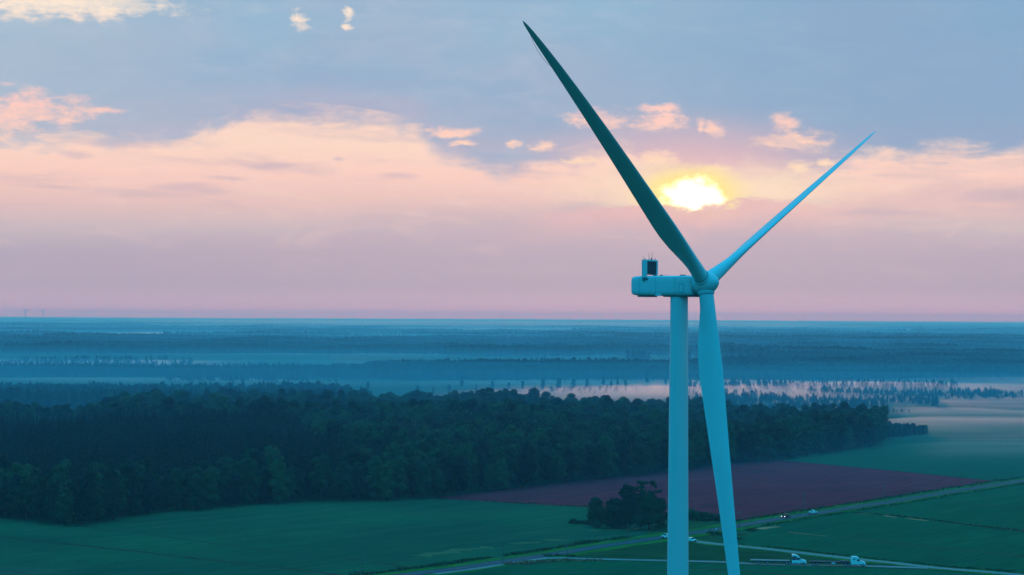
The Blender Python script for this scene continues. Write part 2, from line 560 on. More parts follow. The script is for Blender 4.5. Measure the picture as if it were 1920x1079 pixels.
def ribbon(name, line, w, m, z, off=0.0, parent=None, rag=0.0, seed=1):
    L = np.asarray(line)
    T = np.gradient(L, axis=0)
    T /= np.linalg.norm(T, axis=1)[:, None]
    N = np.stack([-T[:, 1], T[:, 0]], 1)
    rg = np.random.RandomState(seed)
    ww = np.full(len(L), w / 2.0)
    a = L + N * (off + ww + rg.randn(len(L)) * rag)[:, None]
    c = L + N * (off - ww + rg.randn(len(L)) * rag)[:, None]
    n = len(L)
    v = [(p[0], p[1], z) for p in a] + [(p[0], p[1], z) for p in c]
    f = [(i, n + i, n + i + 1, i + 1) for i in range(n - 1)]
    o = mesh_obj(name, v, f, m, parent)
    if o.data.polygons[0].normal.z < 0:
        o.data.flip_normals()
    if not parent:
        tag(o, kind='structure')
    return o


main_px = [(600, 1104), (768, 1078), (852, 1068), (942, 1054), (1021, 1042.5), (1063, 1036), (1134, 1024.5), (1246, 1008),
           (1354, 992), (1412, 982), (1474, 971.5), (1531, 963), (1603, 951.5), (1680, 940), (1779, 923.5), (1887, 907), (1990, 892), (2200, 866)]
side_px = [(1262, 1009), (1301, 1016), (1364, 1023), (1436, 1030), (1531, 1041), (1627, 1051.5), (1680, 1057), (1752, 1065.5), (1833, 1072), (1901, 1078), (2050, 1092)]
loop_px = [(960, 1053), (1021, 1047.5), (1080, 1048), (1134, 1049.5), (1246, 1052), (1364, 1055), (1407, 1058), (1515, 1060.5), (1627, 1062.5), (1675, 1064), (1740, 1066)]
G = lambda l: [gnd(x, y) for x, y in l]
main_l, side_l, loop_l = (smooth_line(G(l)) for l in (main_px, side_px, loop_px))
mdir = math.atan2(main_l[-1][1] - main_l[0][1], main_l[-1][0] - main_l[0][0])

# far ground: one sheet, flat out to 9 km, then swelling very gently towards the skyline
rs = np.random.RandomState(5)


def terrain(x, y):
    d = np.maximum(np.asarray(y, float), 0)
    t = np.clip((d - 9000) / 26000, 0, 1)
    return 8 * t * t * (3 - 2 * t) + t * 4 * np.sin(np.asarray(x) / 2300.0 + d / 5200.0)


gy = np.concatenate([[-3000, 0], np.linspace(400, 9000, 20), np.linspace(9500, 44000, 60)])
gx = np.linspace(-16000, 16000, 81)
GX, GY = np.meshgrid(gx, gy)
GZ = terrain(GX, GY)
nx = len(gx)
gv = np.stack([GX.ravel(), GY.ravel(), GZ.ravel()], 1)
gf = [(j * nx + i, j * nx + i + 1, (j + 1) * nx + i + 1, (j + 1) * nx + i) for j in range(len(gy) - 1) for i in range(nx - 1)]
M['ground'] = field_mat('rough_ground', (0.035, 0.075, 0.028, 1), (0.055, 0.10, 0.04, 1), (0.075, 0.095, 0.045, 1), 0.3, 6.0, 0.0016, 0.3, 0.2)
tag(mesh_obj('ground', gv, gf, M['ground'], smooth=True), kind='structure')

CROP1 = ((0.026, 0.100, 0.056, 1), (0.036, 0.135, 0.066, 1), (0.070, 0.150, 0.075, 1))
CROP2 = ((0.012, 0.105, 0.050, 1), (0.016, 0.128, 0.056, 1), (0.030, 0.140, 0.066, 1))
M['crop_a'] = field_mat('crop_green', *CROP1, mdir, 1.0, 0.010, 0.5, 0.22)
M['crop_b'] = field_mat('crop_deep_green', *CROP2, mdir, 1.0, 0.012, 0.5, 0.28)
M['crop_c'] = field_mat('crop_far_green', (0.030, 0.115, 0.060, 1), (0.04, 0.135, 0.065, 1), (0.05, 0.12, 0.06, 1), mdir, 1.4, 0.006, 0.4, 0.2)
M['crop_red'] = field_mat('crop_maroon', (0.58, 0.034, 0.050, 1), (0.66, 0.042, 0.056, 1), (0.44, 0.044, 0.056, 1), mdir + 0.05, 1.4, 0.010, 0.6, 0.3)
M['grass'] = field_mat('verge_grass', (0.075, 0.200, 0.036, 1), (0.095, 0.225, 0.040, 1), (0.08, 0.16, 0.045, 1), mdir, 0.8, 0.05, 0.6, 0.4)
M['grass_b'] = field_mat('rough_grass', (0.045, 0.090, 0.032, 1), (0.055, 0.105, 0.036, 1), (0.075, 0.085, 0.050, 1), mdir - 1.0, 0.9, 0.03, 0.6, 0.45)

wood_edge_px = [(-160, 958), (0, 975), (140, 988), (300, 966), (530, 946), (800, 937), (1000, 915), (1250, 888), (1370, 873), (1450, 866), (1655, 838)]
poly(G([(-260, 952), (0, 972), (140, 984), (300, 962), (530, 942), (812, 933), (960, 943), (1120, 952), (1215, 965), (1215, 1005), (1130, 1022), (940, 1050), (760, 1076),
        (560, 1108), (100, 1180), (-500, 1180)]), 'green_field_beside_wood', M['crop_a'], 0.05)
poly(G([(806, 935), (1000, 911), (1250, 884), (1370, 869), (1455, 863), (1660, 882), (1866, 903), (1779, 919), (1680, 936), (1603, 947),
        (1531, 958), (1474, 966), (1412, 977), (1300, 968), (1215, 966), (1120, 953), (960, 944)]), 'maroon_field', M['crop_red'], 0.08)
poly(G([(1445, 862), (1655, 836), (1662, 800), (1700, 770), (2300, 760), (2300, 846), (1990, 886), (1868, 903), (1660, 881)]), 'far_green_field', M['crop_c'], 0.06)
poly(G([(1330, 1000), (1412, 986), (1531, 968), (1680, 945), (1887, 912), (2200, 868), (2300, 1000), (2100, 1098), (1901, 1075), (1752, 1062), (1627, 1048), (1531, 1037), (1436, 1026), (1370, 1018)]),
     'terraced_green_field', M['crop_b'], 0.05)
poly(G([(860, 1070), (1020, 1049), (1130, 1052), (1250, 1055), (1400, 1061), (1650, 1066), (1740, 1069), (1900, 1081), (2100, 1102), (1500, 1300), (500, 1300), (760, 1085)]),
     'foreground_field', M['crop_b'], 0.05)
poly(G([(1010, 1044), (1060, 1039), (1134, 1027), (1246, 1011), (1290, 1013), (1364, 1022), (1531, 1040), (1680, 1057), (1735, 1065), (1627, 1062), (1407, 1057), (1246, 1051), (1080, 1047)]),
     'grass_island', M['grass_b'], 0.07)

ribbon('grass_verge', main_l, 7.0, M['grass'], 0.11, off=6.5, rag=0.7)
ribbon('grass_verge', main_l, 6.0, M['grass'], 0.11, off=-6.2, rag=0.7, seed=2)
ribbon('grass_verge', side_l, 10.5, M['grass'], 0.115, rag=0.8, seed=3)
r1 = ribbon('main_road', main_l, 7.6, M['asphalt'], 0.2)
ribbon('centre_line', main_l, 0.16, M['yellow'], 0.206, parent=r1)
ribbon('side_road', side_l, 5.2, M['gravel'], 0.17, rag=0.06)
ribbon('gravel_track', loop_l, 4.6, M['gravel'], 0.15, rag=0.15)
apron = smooth_line(G([(800, 1075), (852, 1068.5), (942, 1055), (1015, 1045)]))
ribbon('road_apron', apron, 7.0, M['gravel'], 0.16, off=-2.5, rag=0.2)

# ditches and terrace lines across the crops: narrow strips of bare or darker ground
M['ditch'] = mat('dark_wet_soil', (0.016, 0.036, 0.024), 0.95, 0.3, 0.4, 0, 0.4)
for px, w, m in [([(-80, 993), (0, 1007), (150, 1023), (300, 1040), (450, 1057), (640, 1079), (760, 1094)], 2.6, 'ditch'),
                 ([(140, 986), (230, 997), (330, 1010), (450, 1026), (640, 1046), (760, 1064), (800, 1071)], 1.5, 'ditch'),
                 ([(-60, 1063), (0, 1070), (60, 1078)], 2.2, 'ditch'),
                 ([(1600, 962.5), (1660, 967), (1730, 974), (1800, 983), (1870, 992), (1960, 1001)], 2.4, 'ditch'),
                 ([(1478, 999), (1560, 1007), (1650, 1016), (1740, 1026), (1920, 1043), (1980, 1048)], 1.5, 'ditch'),
                 ([(1788, 942), (1850, 948), (1960, 958)], 1.5, 'ditch'),
                 ([(1370, 1020.5), (1436, 1027), (1531, 1037.5), (1627, 1048.5), (1752, 1062), (1901, 1074.5), (2000, 1083)], 2.6, 'ditch'),
                 ([(1250, 1064), (1400, 1072), (1500, 1081)], 1.6, 'ditch'),
                 ([(1425, 993), (1440, 989.5), (1458, 988)], 4.2, 'soil'),
                 ([(1608, 963), (1636, 965)], 1.3, 'soil'), ([(1656, 967), (1684, 971)], 2.2, 'soil'), ([(1697, 972), (1742, 977)], 2.0, 'soil'),
                 ([(1478, 998.5), (1500, 1001), (1550, 1006)], 0.9, 'soil'),
                 ([(985, 1060), (1000, 1057), (1030, 1056)], 3.0, 'ditch')]:
    o = ribbon('terrace_ditch' if m == 'ditch' else 'bare_soil_strip', smooth_line(G(px), 5), w, M[m], 0.09 if m == 'ditch' else 0.1, rag=0.22 * w, seed=len(px))

M['dry_crop'] = mat('yellowed_crop', (0.060, 0.125, 0.050), 0.95, 0.4, 0.12, 0, 0.4)
for px, w in [([(790, 1044), (830, 1037), (880, 1031), (925, 1027)], 7.0), ([(955, 1020), (985, 1018.5), (1010, 1017)], 4.0), ([(1025, 1014.5), (1062, 1012.5)], 4.5), ([(1100, 996), (1150, 994), (1200, 992)], 5.0)]:
    ribbon('yellowed_crop_strip', smooth_line(G(px), 3), w, M['dry_crop'], 0.088, rag=0.3 * w, seed=int(px[0][0]))

# ------------------------------------------------------------------ wind turbine
HUBX, HUBD = 1322.0, FPX / 10.0
u0, v0 = ray(1322, 531)
HUB = Vector((u0 * HUBD, HUBD, CAM_H + v0 * HUBD))
YAW = R(35.3)
ax = Vector((math.cos(YAW), -math.sin(YAW), 0))      # rotor axis, level
sd_ = Vector((-math.sin(YAW), -math.cos(YAW), 0))    # towards the camera's side
TILT = R(4.4)
axt = (ax * math.cos(TILT) + Vector((0, 0, 1)) * math.sin(TILT)).normalized()
upt = sd_.cross(axt)
if upt.z < 0:
    upt = -upt


def P(s, w, z):
    """point in the nacelle's own frame: s along the axis, w to the near side, z up, from the hub"""
    return HUB + ax * s + sd_ * w + Vector((0, 0, z))


TOW = HUB - ax * 5.6
tower_top = HUB.z - 2.45
turb = empty('wind_turbine', (TOW.x, TOW.y, 0.0))
tag(turb, 'large pale wind turbine with three long blades standing close to the camera', 'wind turbine')


def tp(o):
    """parent to the turbine keeping world coordinates"""
    o.parent = turb
    o.matrix_parent_inverse = Matrix.Translation((-TOW.x, -TOW.y, 0.0))
    return o


bm = bmesh.new()
zs = np.linspace(0.3, tower_top, 40)
rad = lambda z: 2.34 - (2.34 - 1.66) * z / tower_top
loft(bm, [[(TOW.x + rad(z) * math.cos(a), TOW.y + rad(z) * math.sin(a), z) for a in np.linspace(0, 2 * math.pi, 64, endpoint=False)] for z in zs])
tower = tp(bm_obj('tower', bm, M['paint'], None, True, 40))
for z in (0.42 * tower_top, 0.72 * tower_top, tower_top - 0.35):
    bm = bmesh.new()
    r = rad(z) + 0.012
    loft(bm, [[(TOW.x + q * math.cos(a), TOW.y + q * math.sin(a), zz) for a in np.linspace(0, 2 * math.pi, 48, endpoint=False)]
              for q, zz in ((r - .02, z - .05), (r, z - .04), (r, z + .04), (r - .02, z + .05))], caps=False)
    fl = bm_obj('flange', bm, M['paint'], None, True)
    fl.parent = tower
bm = bmesh.new()
cyl(bm, (TOW.x, TOW.y, 0.05), (TOW.x, TOW.y, 0.45), 4.6, 4.2, 40)
tp(bm_obj('foundation', bm, M['concrete'], None, True, 40))

# nacelle: rounded box swept along the axis, bulged tail
bm = bmesh.new()
rings = []
for s, hw, zt, zb in [(-15.55, 0.75, 0.55, -1.4), (-15.42, 1.35, 0.95, -1.85), (-15.05, 1.8, 1.22, -2.15), (-14.4, 2.0, 1.36, -2.32), (-13.4, 2.08, 1.40, -2.38), (-9.0, 2.1, 1.42, -2.40),
                      (-4.0, 2.1, 1.42, -2.42), (-2.6, 2.1, 1.42, -2.42), (-2.0, 2.02, 1.36, -2.36), (-1.85, 1.85, 1.2, -2.2)]:
    cz, hh = (zt + zb) / 2, (zt - zb) / 2
    ring = []
    for a in np.linspace(0, 2 * math.pi, 48, endpoint=False):
        ca, sa = math.cos(a), math.sin(a)
        n = 7.0
        k = (abs(ca) ** n + abs(sa) ** n) ** (-1 / n)
        ring.append(P(s, hw * ca * k, cz + hh * sa * k))
    rings.append(ring)
loft(bm, rings)
nac = tp(bm_obj('nacelle', bm, M['paint'], None, True, 50))


def nb(name, boxes, m, par=None, bev=0.0):
    bm = bmesh.new()
    for (s0, s1, w0, w1, z0, z1) in boxes:
        b2 = bmesh.new()
        box(b2, s0, s1, w0, w1, z0, z1, bev)
        off = len(bm.verts)
        vm = [bm.verts.new(P(v.co.x, v.co.y, v.co.z)) for v in b2.verts]
        b2.verts.index_update()
        for f in b2.faces:
            bm.faces.new([vm[v.index] for v in f.verts])
        b2.free()
    o = bm_obj(name, bm, m, None, bool(bev), 40)
    if par:
        o.parent = par
    else:
        tp(o)
    return o


# side seams and the access door outline sit a few mm proud of the shell
nb('seam', [(-13.6, -2.2, 2.101, 2.112, 0.99, 1.02)], M['seam'], nac)
nb('seam', [(-5.2, -5.17, 2.101, 2.112, -2.0, 0.95)], M['seam'], nac)
nb('seam', [(-9.6, -9.575, 2.098, 2.109, -2.0, 0.95)], M['seam'], nac)
nb('seam', [(-13.2, -13.175, 2.08, 2.095, -2.0, 0.95)], M['seam'], nac)
nb('access_door', [(-4.4, -3.5, 2.1, 2.125, -1.75, -0.2)], M['paint'], nac, 0.01)
nb('door_seal', [(-4.46, -4.4, 2.1, 2.115, -1.8, -0.14), (-3.5, -3.44, 2.1, 2.115, -1.8, -0.14), (-4.4, -3.5, 2.1, 2.115, -0.2, -0.14), (-4.4, -3.5, 2.1, 2.115, -1.8, -1.75)], M['seam'], nac)
nb('belly_skirt', [(-13.8, -11.3, -1.5, 1.75, -2.62, -2.36)], M['steel'], nac, 0.04)
nb('belly_hatch', [(-9.6, -8.3, 1.2, 2.16, -2.44, -2.1)], M['white'], nac, 0.03)
nb('bed_plate', [(-8.2, -1.2, -1.6, 1.6, -2.62, -2.38)], M['steel'], nac, 0.05)
nb('roof_hatch', [(-4.6, -3.7, 0.6, 1.5, 1.40, 1.56)], M['seam'], nac, 0.03)
nb('roof_hatch', [(-9.3, -8.9, 0.6, 0.9, 1.40, 1.62)], M['seam'], nac, 0.03)
nb('roof_rail', [(-9.2, -7.6, 1.3, 1.34, 1.5, 1.54), (-9.2, -9.16, 1.3, 1.34, 1.4, 1.5), (-7.64, -7.6, 1.3, 1.34, 1.4, 1.5)], M['steel'], nac)
# cooler on the roof: portal frame round dark fins
cool = nb('cooler_frame', [(-12.65, -11.55, 1.75, 2.2, 0.95, 4.5), (-12.65, -11.55, -2.2, -1.75, 1.45, 4.5), (-12.65, -11.55, -1.75, 1.75, 4.18, 4.5)], M['paint'], None, 0.12)
nb('cooler_cross_bar', [(-12.5, -11.7, -1.75, 1.75, 1.62, 1.8)], M['steel'], cool, 0.02)
for i in range(14):
    w = -1.66 + i * 0.2554
    nb('cooler_fin', [(-12.45, -11.75, w - 0.075, w + 0.075, 1.8, 4.18)], M['fin'], cool)
nb('cooler_core', [(-12.2, -12.05, -1.74, 1.74, 1.82, 4.16)], M['seam'], cool)
nb('cooler_foot', [(-12.4, -11.3, 1.9, 2.26, 0.62, 0.98), (-12.4, -12.0, 1.95, 2.2, 0.35, 0.62)], M['steel'], cool, 0.03)
for w, h, lean in ((0.35, 1.35, 0.0), (-0.75, 1.55, 0.0), (1.75, 0.65, -0.5), (-1.8, 0.5, 0.2)):
    bm = bmesh.new()
    cyl(bm, P(-12.1, w, 4.5), P(-12.1 + lean, w, 4.5 + h), 0.05, 0.03, 6)
    cyl(bm, P(-12.1, w, 4.5), P(-12.1, w, 4.62), 0.12, 0.12, 8)
    o = bm_obj('antenna_mast', bm, M['steel']); o.parent = cool
bm = bmesh.new()
cyl(bm, P(-12.1, -0.55, 4.5), P(-12.1, -0.55, 4.85), 0.16, 0.12, 10)
o = bm_obj('obstruction_light', bm, M['seam']); o.parent = cool
# yaw collar between tower and nacelle
bm = bmesh.new()
cyl(bm, (TOW.x, TOW.y, tower_top - 0.12), (TOW.x, TOW.y, tower_top + 0.12), 1.78, 1.78, 40)
tp(bm_obj('yaw_collar', bm, M['steel'], None, True, 40))

# hub and spinner: body of revolution about the tilted axis
bm = bmesh.new()
prof = [(-2.0, 1.55), (-1.75, 1.95), (-1.2, 2.12), (-0.4, 2.2), (0.4, 2.17), (1.1, 1.98), (1.8, 1.58), (2.35, 1.08), (2.7, 0.6), (2.86, 0.22)]
rings = []
for s, r in prof:
    rings.append([HUB + axt * s + (sd_ * math.cos(a) + upt * math.sin(a)) * r for a in np.linspace(0, 2 * math.pi, 56, endpoint=False)])
loft(bm, rings)
hub = tp(bm_obj('hub', bm, M['paint'], None, True, 60))
bm = bmesh.new()
loft(bm, [[HUB + axt * s + (sd_ * math.cos(a) + upt * math.sin(a)) * r for a in np.linspace(0, 2 * math.pi, 48, endpoint=False)] for s, r in ((-2.3, 1.7), (-1.95, 1.7))])
tp(bm_obj('hub_seal', bm, M['seam'], None, True, 40))

# blades
AF = [(1.0, 0.0), (0.9, 0.10), (0.75, 0.26), (0.55, 0.43), (0.38, 0.5), (0.22, 0.47), (0.1, 0.36), (0.03, 0.2), (0.0, 0.0),
      (0.03, -0.2), (0.1, -0.34), (0.22, -0.42), (0.38, -0.42), (0.55, -0.32), (0.75, -0.17), (0.9, -0.06)]
ST = [(1.6, 2.78, 2.78, 1.39), (3.0, 2.78, 2.78, 1.39), (5.0, 2.95, 2.55, 1.42), (8.0, 3.55, 2.1, 1.5), (11.5, 4.25, 1.7, 1.6), (15.0, 4.62, 1.4, 1.66), (18.0, 4.62, 1.2, 1.66),
      (24.0, 4.25, 0.98, 1.52), (31.0, 3.78, 0.8, 1.36), (40.0, 3.2, 0.62, 1.18), (49.0, 2.68, 0.48, 1.02), (57.0, 2.2, 0.37, 0.86), (64.0, 1.75, 0.28, 0.7),
      (69.0, 1.35, 0.2, 0.52), (72.5, 0.92, 0.14, 0.33), (74.4, 0.55, 0.09, 0.14), (75.35, 0.12, 0.04, -0.05)]
CONE = R(4.8)


def blade(phi, pitch, flap, edge):
    d0 = sd_ * math.sin(phi) + upt * math.cos(phi)
    e0 = sd_ * math.cos(phi) - upt * math.sin(phi)
    d = d0 * math.cos(CONE) + axt * math.sin(CONE)
    a_ = axt * math.cos(CONE) - d0 * math.sin(CONE)
    bm = bmesh.new()
    rings = []
    for i in range(len(ST) - 1):
        for t in np.linspace(0, 1, 4, endpoint=False):
            rings.append([ST[i][k] * (1 - t) + ST[i + 1][k] * t for k in range(4)])
    rings.append(list(ST[-1]))
    out = []
    for s, c, th, le in rings:
        q = s / 75.35
        o = HUB + d * s + axt * (flap * q ** 3) + e0 * (edge * q ** 3)
        tw = pitch + R(9.0) * max(0.0, 1 - s / 45.0) * (-1)
        cdir = a_ * math.sin(tw) + e0 * math.cos(tw)        # towards the leading edge
        ndir = d.cross(cdir).normalized()
        round_ = min(1.0, max(0.0, (8.5 - s) / 6.0))
        ring = []
        for j, (x, y) in enumerate(AF):
            ang = 2 * math.pi * j / len(AF)
            cx_, cy_ = 0.5 + 0.5 * math.cos(ang), 0.5 * math.sin(ang)
            xx = x * (1 - round_) + cx_ * round_
            yy = y * (1 - round_) + cy_ * round_
            ring.append(o + cdir * (le - xx * c) + ndir * (yy * th))
        out.append(ring)
    loft(bm, out)
    b_ = tp(bm_obj('blade', bm, M['paint2'], None, True, 70))
    bm = bmesh.new()
    for s0, s1, r in ((1.45, 2.02, 1.62), (2.02, 2.2, 1.5)):
        cyl(bm, HUB + d * s0, HUB + d * s1, r, r - 0.03, 40)
    rc = bm_obj('blade_collar', bm, M['paint'], None, True, 40)
    rc.parent = b_
    bm = bmesh.new()
    cyl(bm, HUB + d * 2.2, HUB + d * 2.27, 1.44, 1.44, 40)
    rc = bm_obj('root_seal', bm, M['seam'], None, True, 40)
    rc.parent = b_
    return b_, d, e0, a_


TH = R(56.4)
b1, d1, e1, a1 = blade(TH, R(97), -0.9, 0.8)
blade(TH - R(120), R(80), -0.3, 0.0)
blade(TH + R(120), R(84), -0.3, 0.3)
# strip peeled off the trailing edge near the tip of the raised near blade
pts = []
for t in np.linspace(0, 1, 14):
    s = 63 + 9.5 * t
    q = s / 75.35
    pts.append(HUB + d1 * s + axt * (-0.9 * q ** 3) + e1 * (0.8 * q ** 3) - a1 * (0.95 - 0.5 * t + 0.9 * math.sin(math.pi * t) ** 0.8 * (1 - 0.4 * t)))
bm = bmesh.new()
for p, q in zip(pts, pts[1:]):
    cyl(bm, p, q, 0.03, 0.03, 5, False)
o = bm_obj('loose_trailing_strip', bm, M['steel']); o.parent = b1

# ------------------------------------------------------------------ trees


def quads_mesh(name, Pc, Nn, size, rs, m, extra=None):
    """many leaf-clump cards: centres, facing directions, sizes -> one mesh (each card folded along its middle)"""
    n = len(Pc)
    Nn = Nn / np.maximum(np.linalg.norm(Nn, axis=1), 1e-6)[:, None]
    h = rs.randn(n, 3)
    T = np.cross(Nn, h); T /= np.maximum(np.linalg.norm(T, axis=1), 1e-6)[:, None]
    B = np.cross(Nn, T)
    s = size[:, None]
    a = Pc - T * s * 0.5 - B * s * 0.35 - Nn * s * 0.12
    b = Pc + T * s * 0.5 - B * s * 0.3 - Nn * s * 0.12
    c = Pc + T * s * 0.42 + B * s * 0.38 - Nn * s * 0.05
    d = Pc - T * s * 0.38 + B * s * 0.42 + Nn * s * 0.1
    V = np.stack([a, b, c, d], 1).reshape(-1, 3)
    F = np.arange(4 * n).reshape(-1, 4)
    me = bpy.data.meshes.new(name)
    if extra is not None:
        ev, ef = extra
        k = len(V)
        me.from_pydata(np.vstack([V, ev]).tolist(), [], F.tolist() + (np.asarray(ef) + k).tolist())
    else:
        me.from_pydata(V.tolist(), [], F.tolist())
    me.update()
    me.materials.append(m)
    return me


def ico(sub=2):
    bm = bmesh.new()
    bmesh.ops.create_icosphere(bm, subdivisions=sub, radius=1.0)
    v = np.array([x.co[:] for x in bm.verts])
    f = [[x.index for x in q.verts] for q in bm.faces]
    bm.free()
    return v, f


ICO = ico(2)


def crown_from_lobes(name, lobes, n, size, seed, m, core=0.78):
    rs = np.random.RandomState(seed)
    L = np.array(lobes, float)          # cx cy cz rx ry rz
    area = (L[:, 3] * L[:, 5]) + 0.2
    pick = rs.choice(len(L), n, p=area / area.sum())
    d = rs.randn(n, 3); d /= np.linalg.norm(d, axis=1)[:, None]
    d[:, 2] = np.where(d[:, 2] < -0.25, -d[:, 2] * rs.choice([-1, 1], n, p=[.35, .65]), d[:, 2])
    rr = 0.74 + 0.36 * rs.rand(n) ** 0.7
    Pc = L[pick, :3] + d * L[pick, 3:] * rr[:, None]
    Nn = d + rs.randn(n, 3) * 0.55 + np.array([0, 0, 0.25])
    sz = size * (0.6 + 0.9 * rs.rand(n))
    ev, ef, k = [], [], 0
    for l in L:
        jit = 1 + 0.16 * rs.randn(len(ICO[0]), 1)
        ev.append(ICO[0] * l[3:] * core * jit + l[:3]); ef += [[i + k for i in q] + [q[2] + k] for q in ICO[1]]
        k += len(ICO[0])
    ef3 = [q[:3] for q in ef]
    # extra faces are triangles: hand them over separately
    me = quads_mesh(name, Pc, Nn, sz, rs, m)
    v0 = len(me.vertices)
    V = np.zeros(v0 * 3); me.vertices.foreach_get('co', V)
    allv = np.vstack([V.reshape(-1, 3)] + ev).tolist()
    F = [list(p.vertices) for p in me.polygons] + [[i + v0 for i in q] for q in ef3]
    bpy.data.meshes.remove(me)
    me = bpy.data.meshes.new(name)
    me.from_pydata(allv, [], F); me.update(); me.materials.append(m)
    return me


def broad_lobes(rs, H, Wd, low=0.12):
    out = []
    n = rs.randint(11, 16)
    for i in range(n):
        t = (i + 0.5) / n
        z = H * (low + (0.90 - low) * t)
        prof = math.sin(math.pi * min(0.97, 0.14 + 0.80 * t)) ** 0.6
        a = i * 2.4 + rs.rand()
        rr = Wd * 0.30 * prof * (0.55 + 0.6 * rs.rand())
        q = Wd * (0.17 + 0.12 * rs.rand())
        out.append((rr * math.cos(a), rr * math.sin(a), z, q, q, q * (0.75 + 0.3 * rs.rand())))
    out.append((0, 0, H * 0.5, Wd * .3, Wd * .3, H * .34))
    return out


def pine_lobes(rs, H, Wd):
    out = []
    n = 10
    for i in range(n):
        t = i / (n - 1)
        z = H * (0.30 + 0.66 * t)
        w = Wd * 0.5 * (1 - t) ** 0.7 + 0.35
        a = i * 2.4 + rs.rand()
        r = w * 0.45 * rs.rand()
        out.append((r * math.cos(a), r * math.sin(a), z, w * 0.75, w * 0.75, H * 0.075))
    return out


def trunk_mesh(name, H, r, seed, limbs=5):
    rs = np.random.RandomState(seed)
    bm = bmesh.new()
    p = Vector((0, 0, -0.3)); n = 5
    pts = [p]
    for i in range(1, n + 1):
        pts.append(Vector((rs.randn() * 0.15 * i * .5, rs.randn() * 0.15 * i * .5, H * 0.8 * i / n)))
    for i in range(n):
        cyl(bm, pts[i], pts[i + 1], r * (1 - 0.16 * i), r * (1 - 0.16 * (i + 1)), 7, False)
    for i in range(limbs):
        t = 0.35 + 0.5 * i / max(1, limbs)
        b0 = Vector((0, 0, H * 0.8 * t)); a = i * 2.4
        cyl(bm, b0, b0 + Vector((math.cos(a) * H * .16, math.sin(a) * H * .16, H * .13)), r * .35, r * .12, 5, False)
    me = bpy.data.meshes.new(name)
    bm.to_mesh(me); bm.free(); me.materials.append(M['bark'])
    return me


PROTO = []         # (crown mesh, trunk mesh, height, kind)
for k in range(6):
    rs = np.random.RandomState(100 + k)
    H, Wd = 20 + 5 * rs.rand(), 8.4 + 3.2 * rs.rand()
    PROTO.append((crown_from_lobes('broadleaf_crown', broad_lobes(rs, H, Wd, 0.10 if k < 4 else 0.25), 1900, 0.7, 200 + k, (M['leaf_a'], M['leaf_c'], M['leaf_b'])[k % 3]),
                  trunk_mesh('broadleaf_trunk', H, 0.32, 300 + k), H, 'broad'))
for k in range(3):
    rs = np.random.RandomState(120 + k)
    H, Wd = 21 + 3 * rs.rand(), 5.6 + rs.rand()
    PROTO.append((crown_from_lobes('pine_crown', pine_lobes(rs, H, Wd), 800, 0.7, 220 + k, M['needle'], 0.7), trunk_mesh('pine_trunk', H * 1.1, 0.24, 320 + k, 2), H, 'pine'))
for k in range(2):
    rs = np.random.RandomState(140 + k)
    PROTO.append((crown_from_lobes('young_pine_crown', pine_lobes(rs, 9.0, 3.8), 300, 0.75, 240 + k, M['needle'], 0.7), trunk_mesh('young_pine_trunk', 9.0, 0.12, 340 + k, 0), 9.0, 'young'))


def tree(name, loc, rz, sc, k, label, group, cat='tree', zc=1.0):
    t = empty(name, (loc[0], loc[1], loc[2] if len(loc) > 2 else 0.0), rz)
    t.scale = (sc, sc, sc * zc)
    c = bpy.data.objects.new('crown', PROTO[k][0]); C.objects.link(c); c.parent = t
    q = bpy.data.objects.new('trunk', PROTO[k][1]); C.objects.link(q); q.parent = t
    tag(t, label, cat, group)
    return t, c


def inside(poly_, P_):
    poly_ = np.asarray(poly_); x, y = P_[:, 0], P_[:, 1]
    r = np.zeros(len(P_), bool); n = len(poly_); j = n - 1
    for i in range(n):
        xi, yi = poly_[i]; xj, yj = poly_[j]
        r ^= ((yi > y) != (yj > y)) & (x < (xj - xi) * (y - yi) / (yj - yi + 1e-12) + xi)
        j = i
    return r


def jitter_grid(poly_, sp, rs, jit=0.42):
    poly_ = np.asarray(poly_)
    x0, y0 = poly_.min(0); x1, y1 = poly_.max(0)
    g = np.stack(np.meshgrid(np.arange(x0, x1, sp), np.arange(y0, y1, sp)), -1).reshape(-1, 2)
    g = g + (rs.rand(*g.shape) - .5) * 2 * jit * sp
    return g[inside(poly_, g)]


def seg_dist(line, P_):
    line = np.asarray(line); best = np.full(len(P_), 1e9)
    for a, b in zip(line, line[1:]):
        ab = b - a; t = np.clip(((P_ - a) @ ab) / (ab @ ab), 0, 1)
        best = np.minimum(best, np.linalg.norm(P_ - (a + t[:, None] * ab), axis=1))
    return best


def vnoise(P_, scale, seed):
    """smooth value noise in the plane, 0..1"""
    rs = np.random.RandomState(seed); T = rs.rand(256, 256)
    q = P_ / scale; i = np.floor(q).astype(int); f = q - i; f = f * f * (3 - 2 * f)
    g = lambda a, b: T[(i[..., 0] + a) % 256, (i[..., 1] + b) % 256]
    return (g(0, 0) * (1 - f[..., 0]) + g(1, 0) * f[..., 0]) * (1 - f[..., 1]) + (g(0, 1) * (1 - f[..., 0]) + g(1, 1) * f[..., 0]) * f[..., 1]


def fbm(P_, scale, seed, oct=4):
    s, a, t = 0, 1.0, 0
    for k in range(oct):
        s = s + a * vnoise(P_, scale / 2 ** k, seed + k); t += a; a *= 0.55
    return s / t


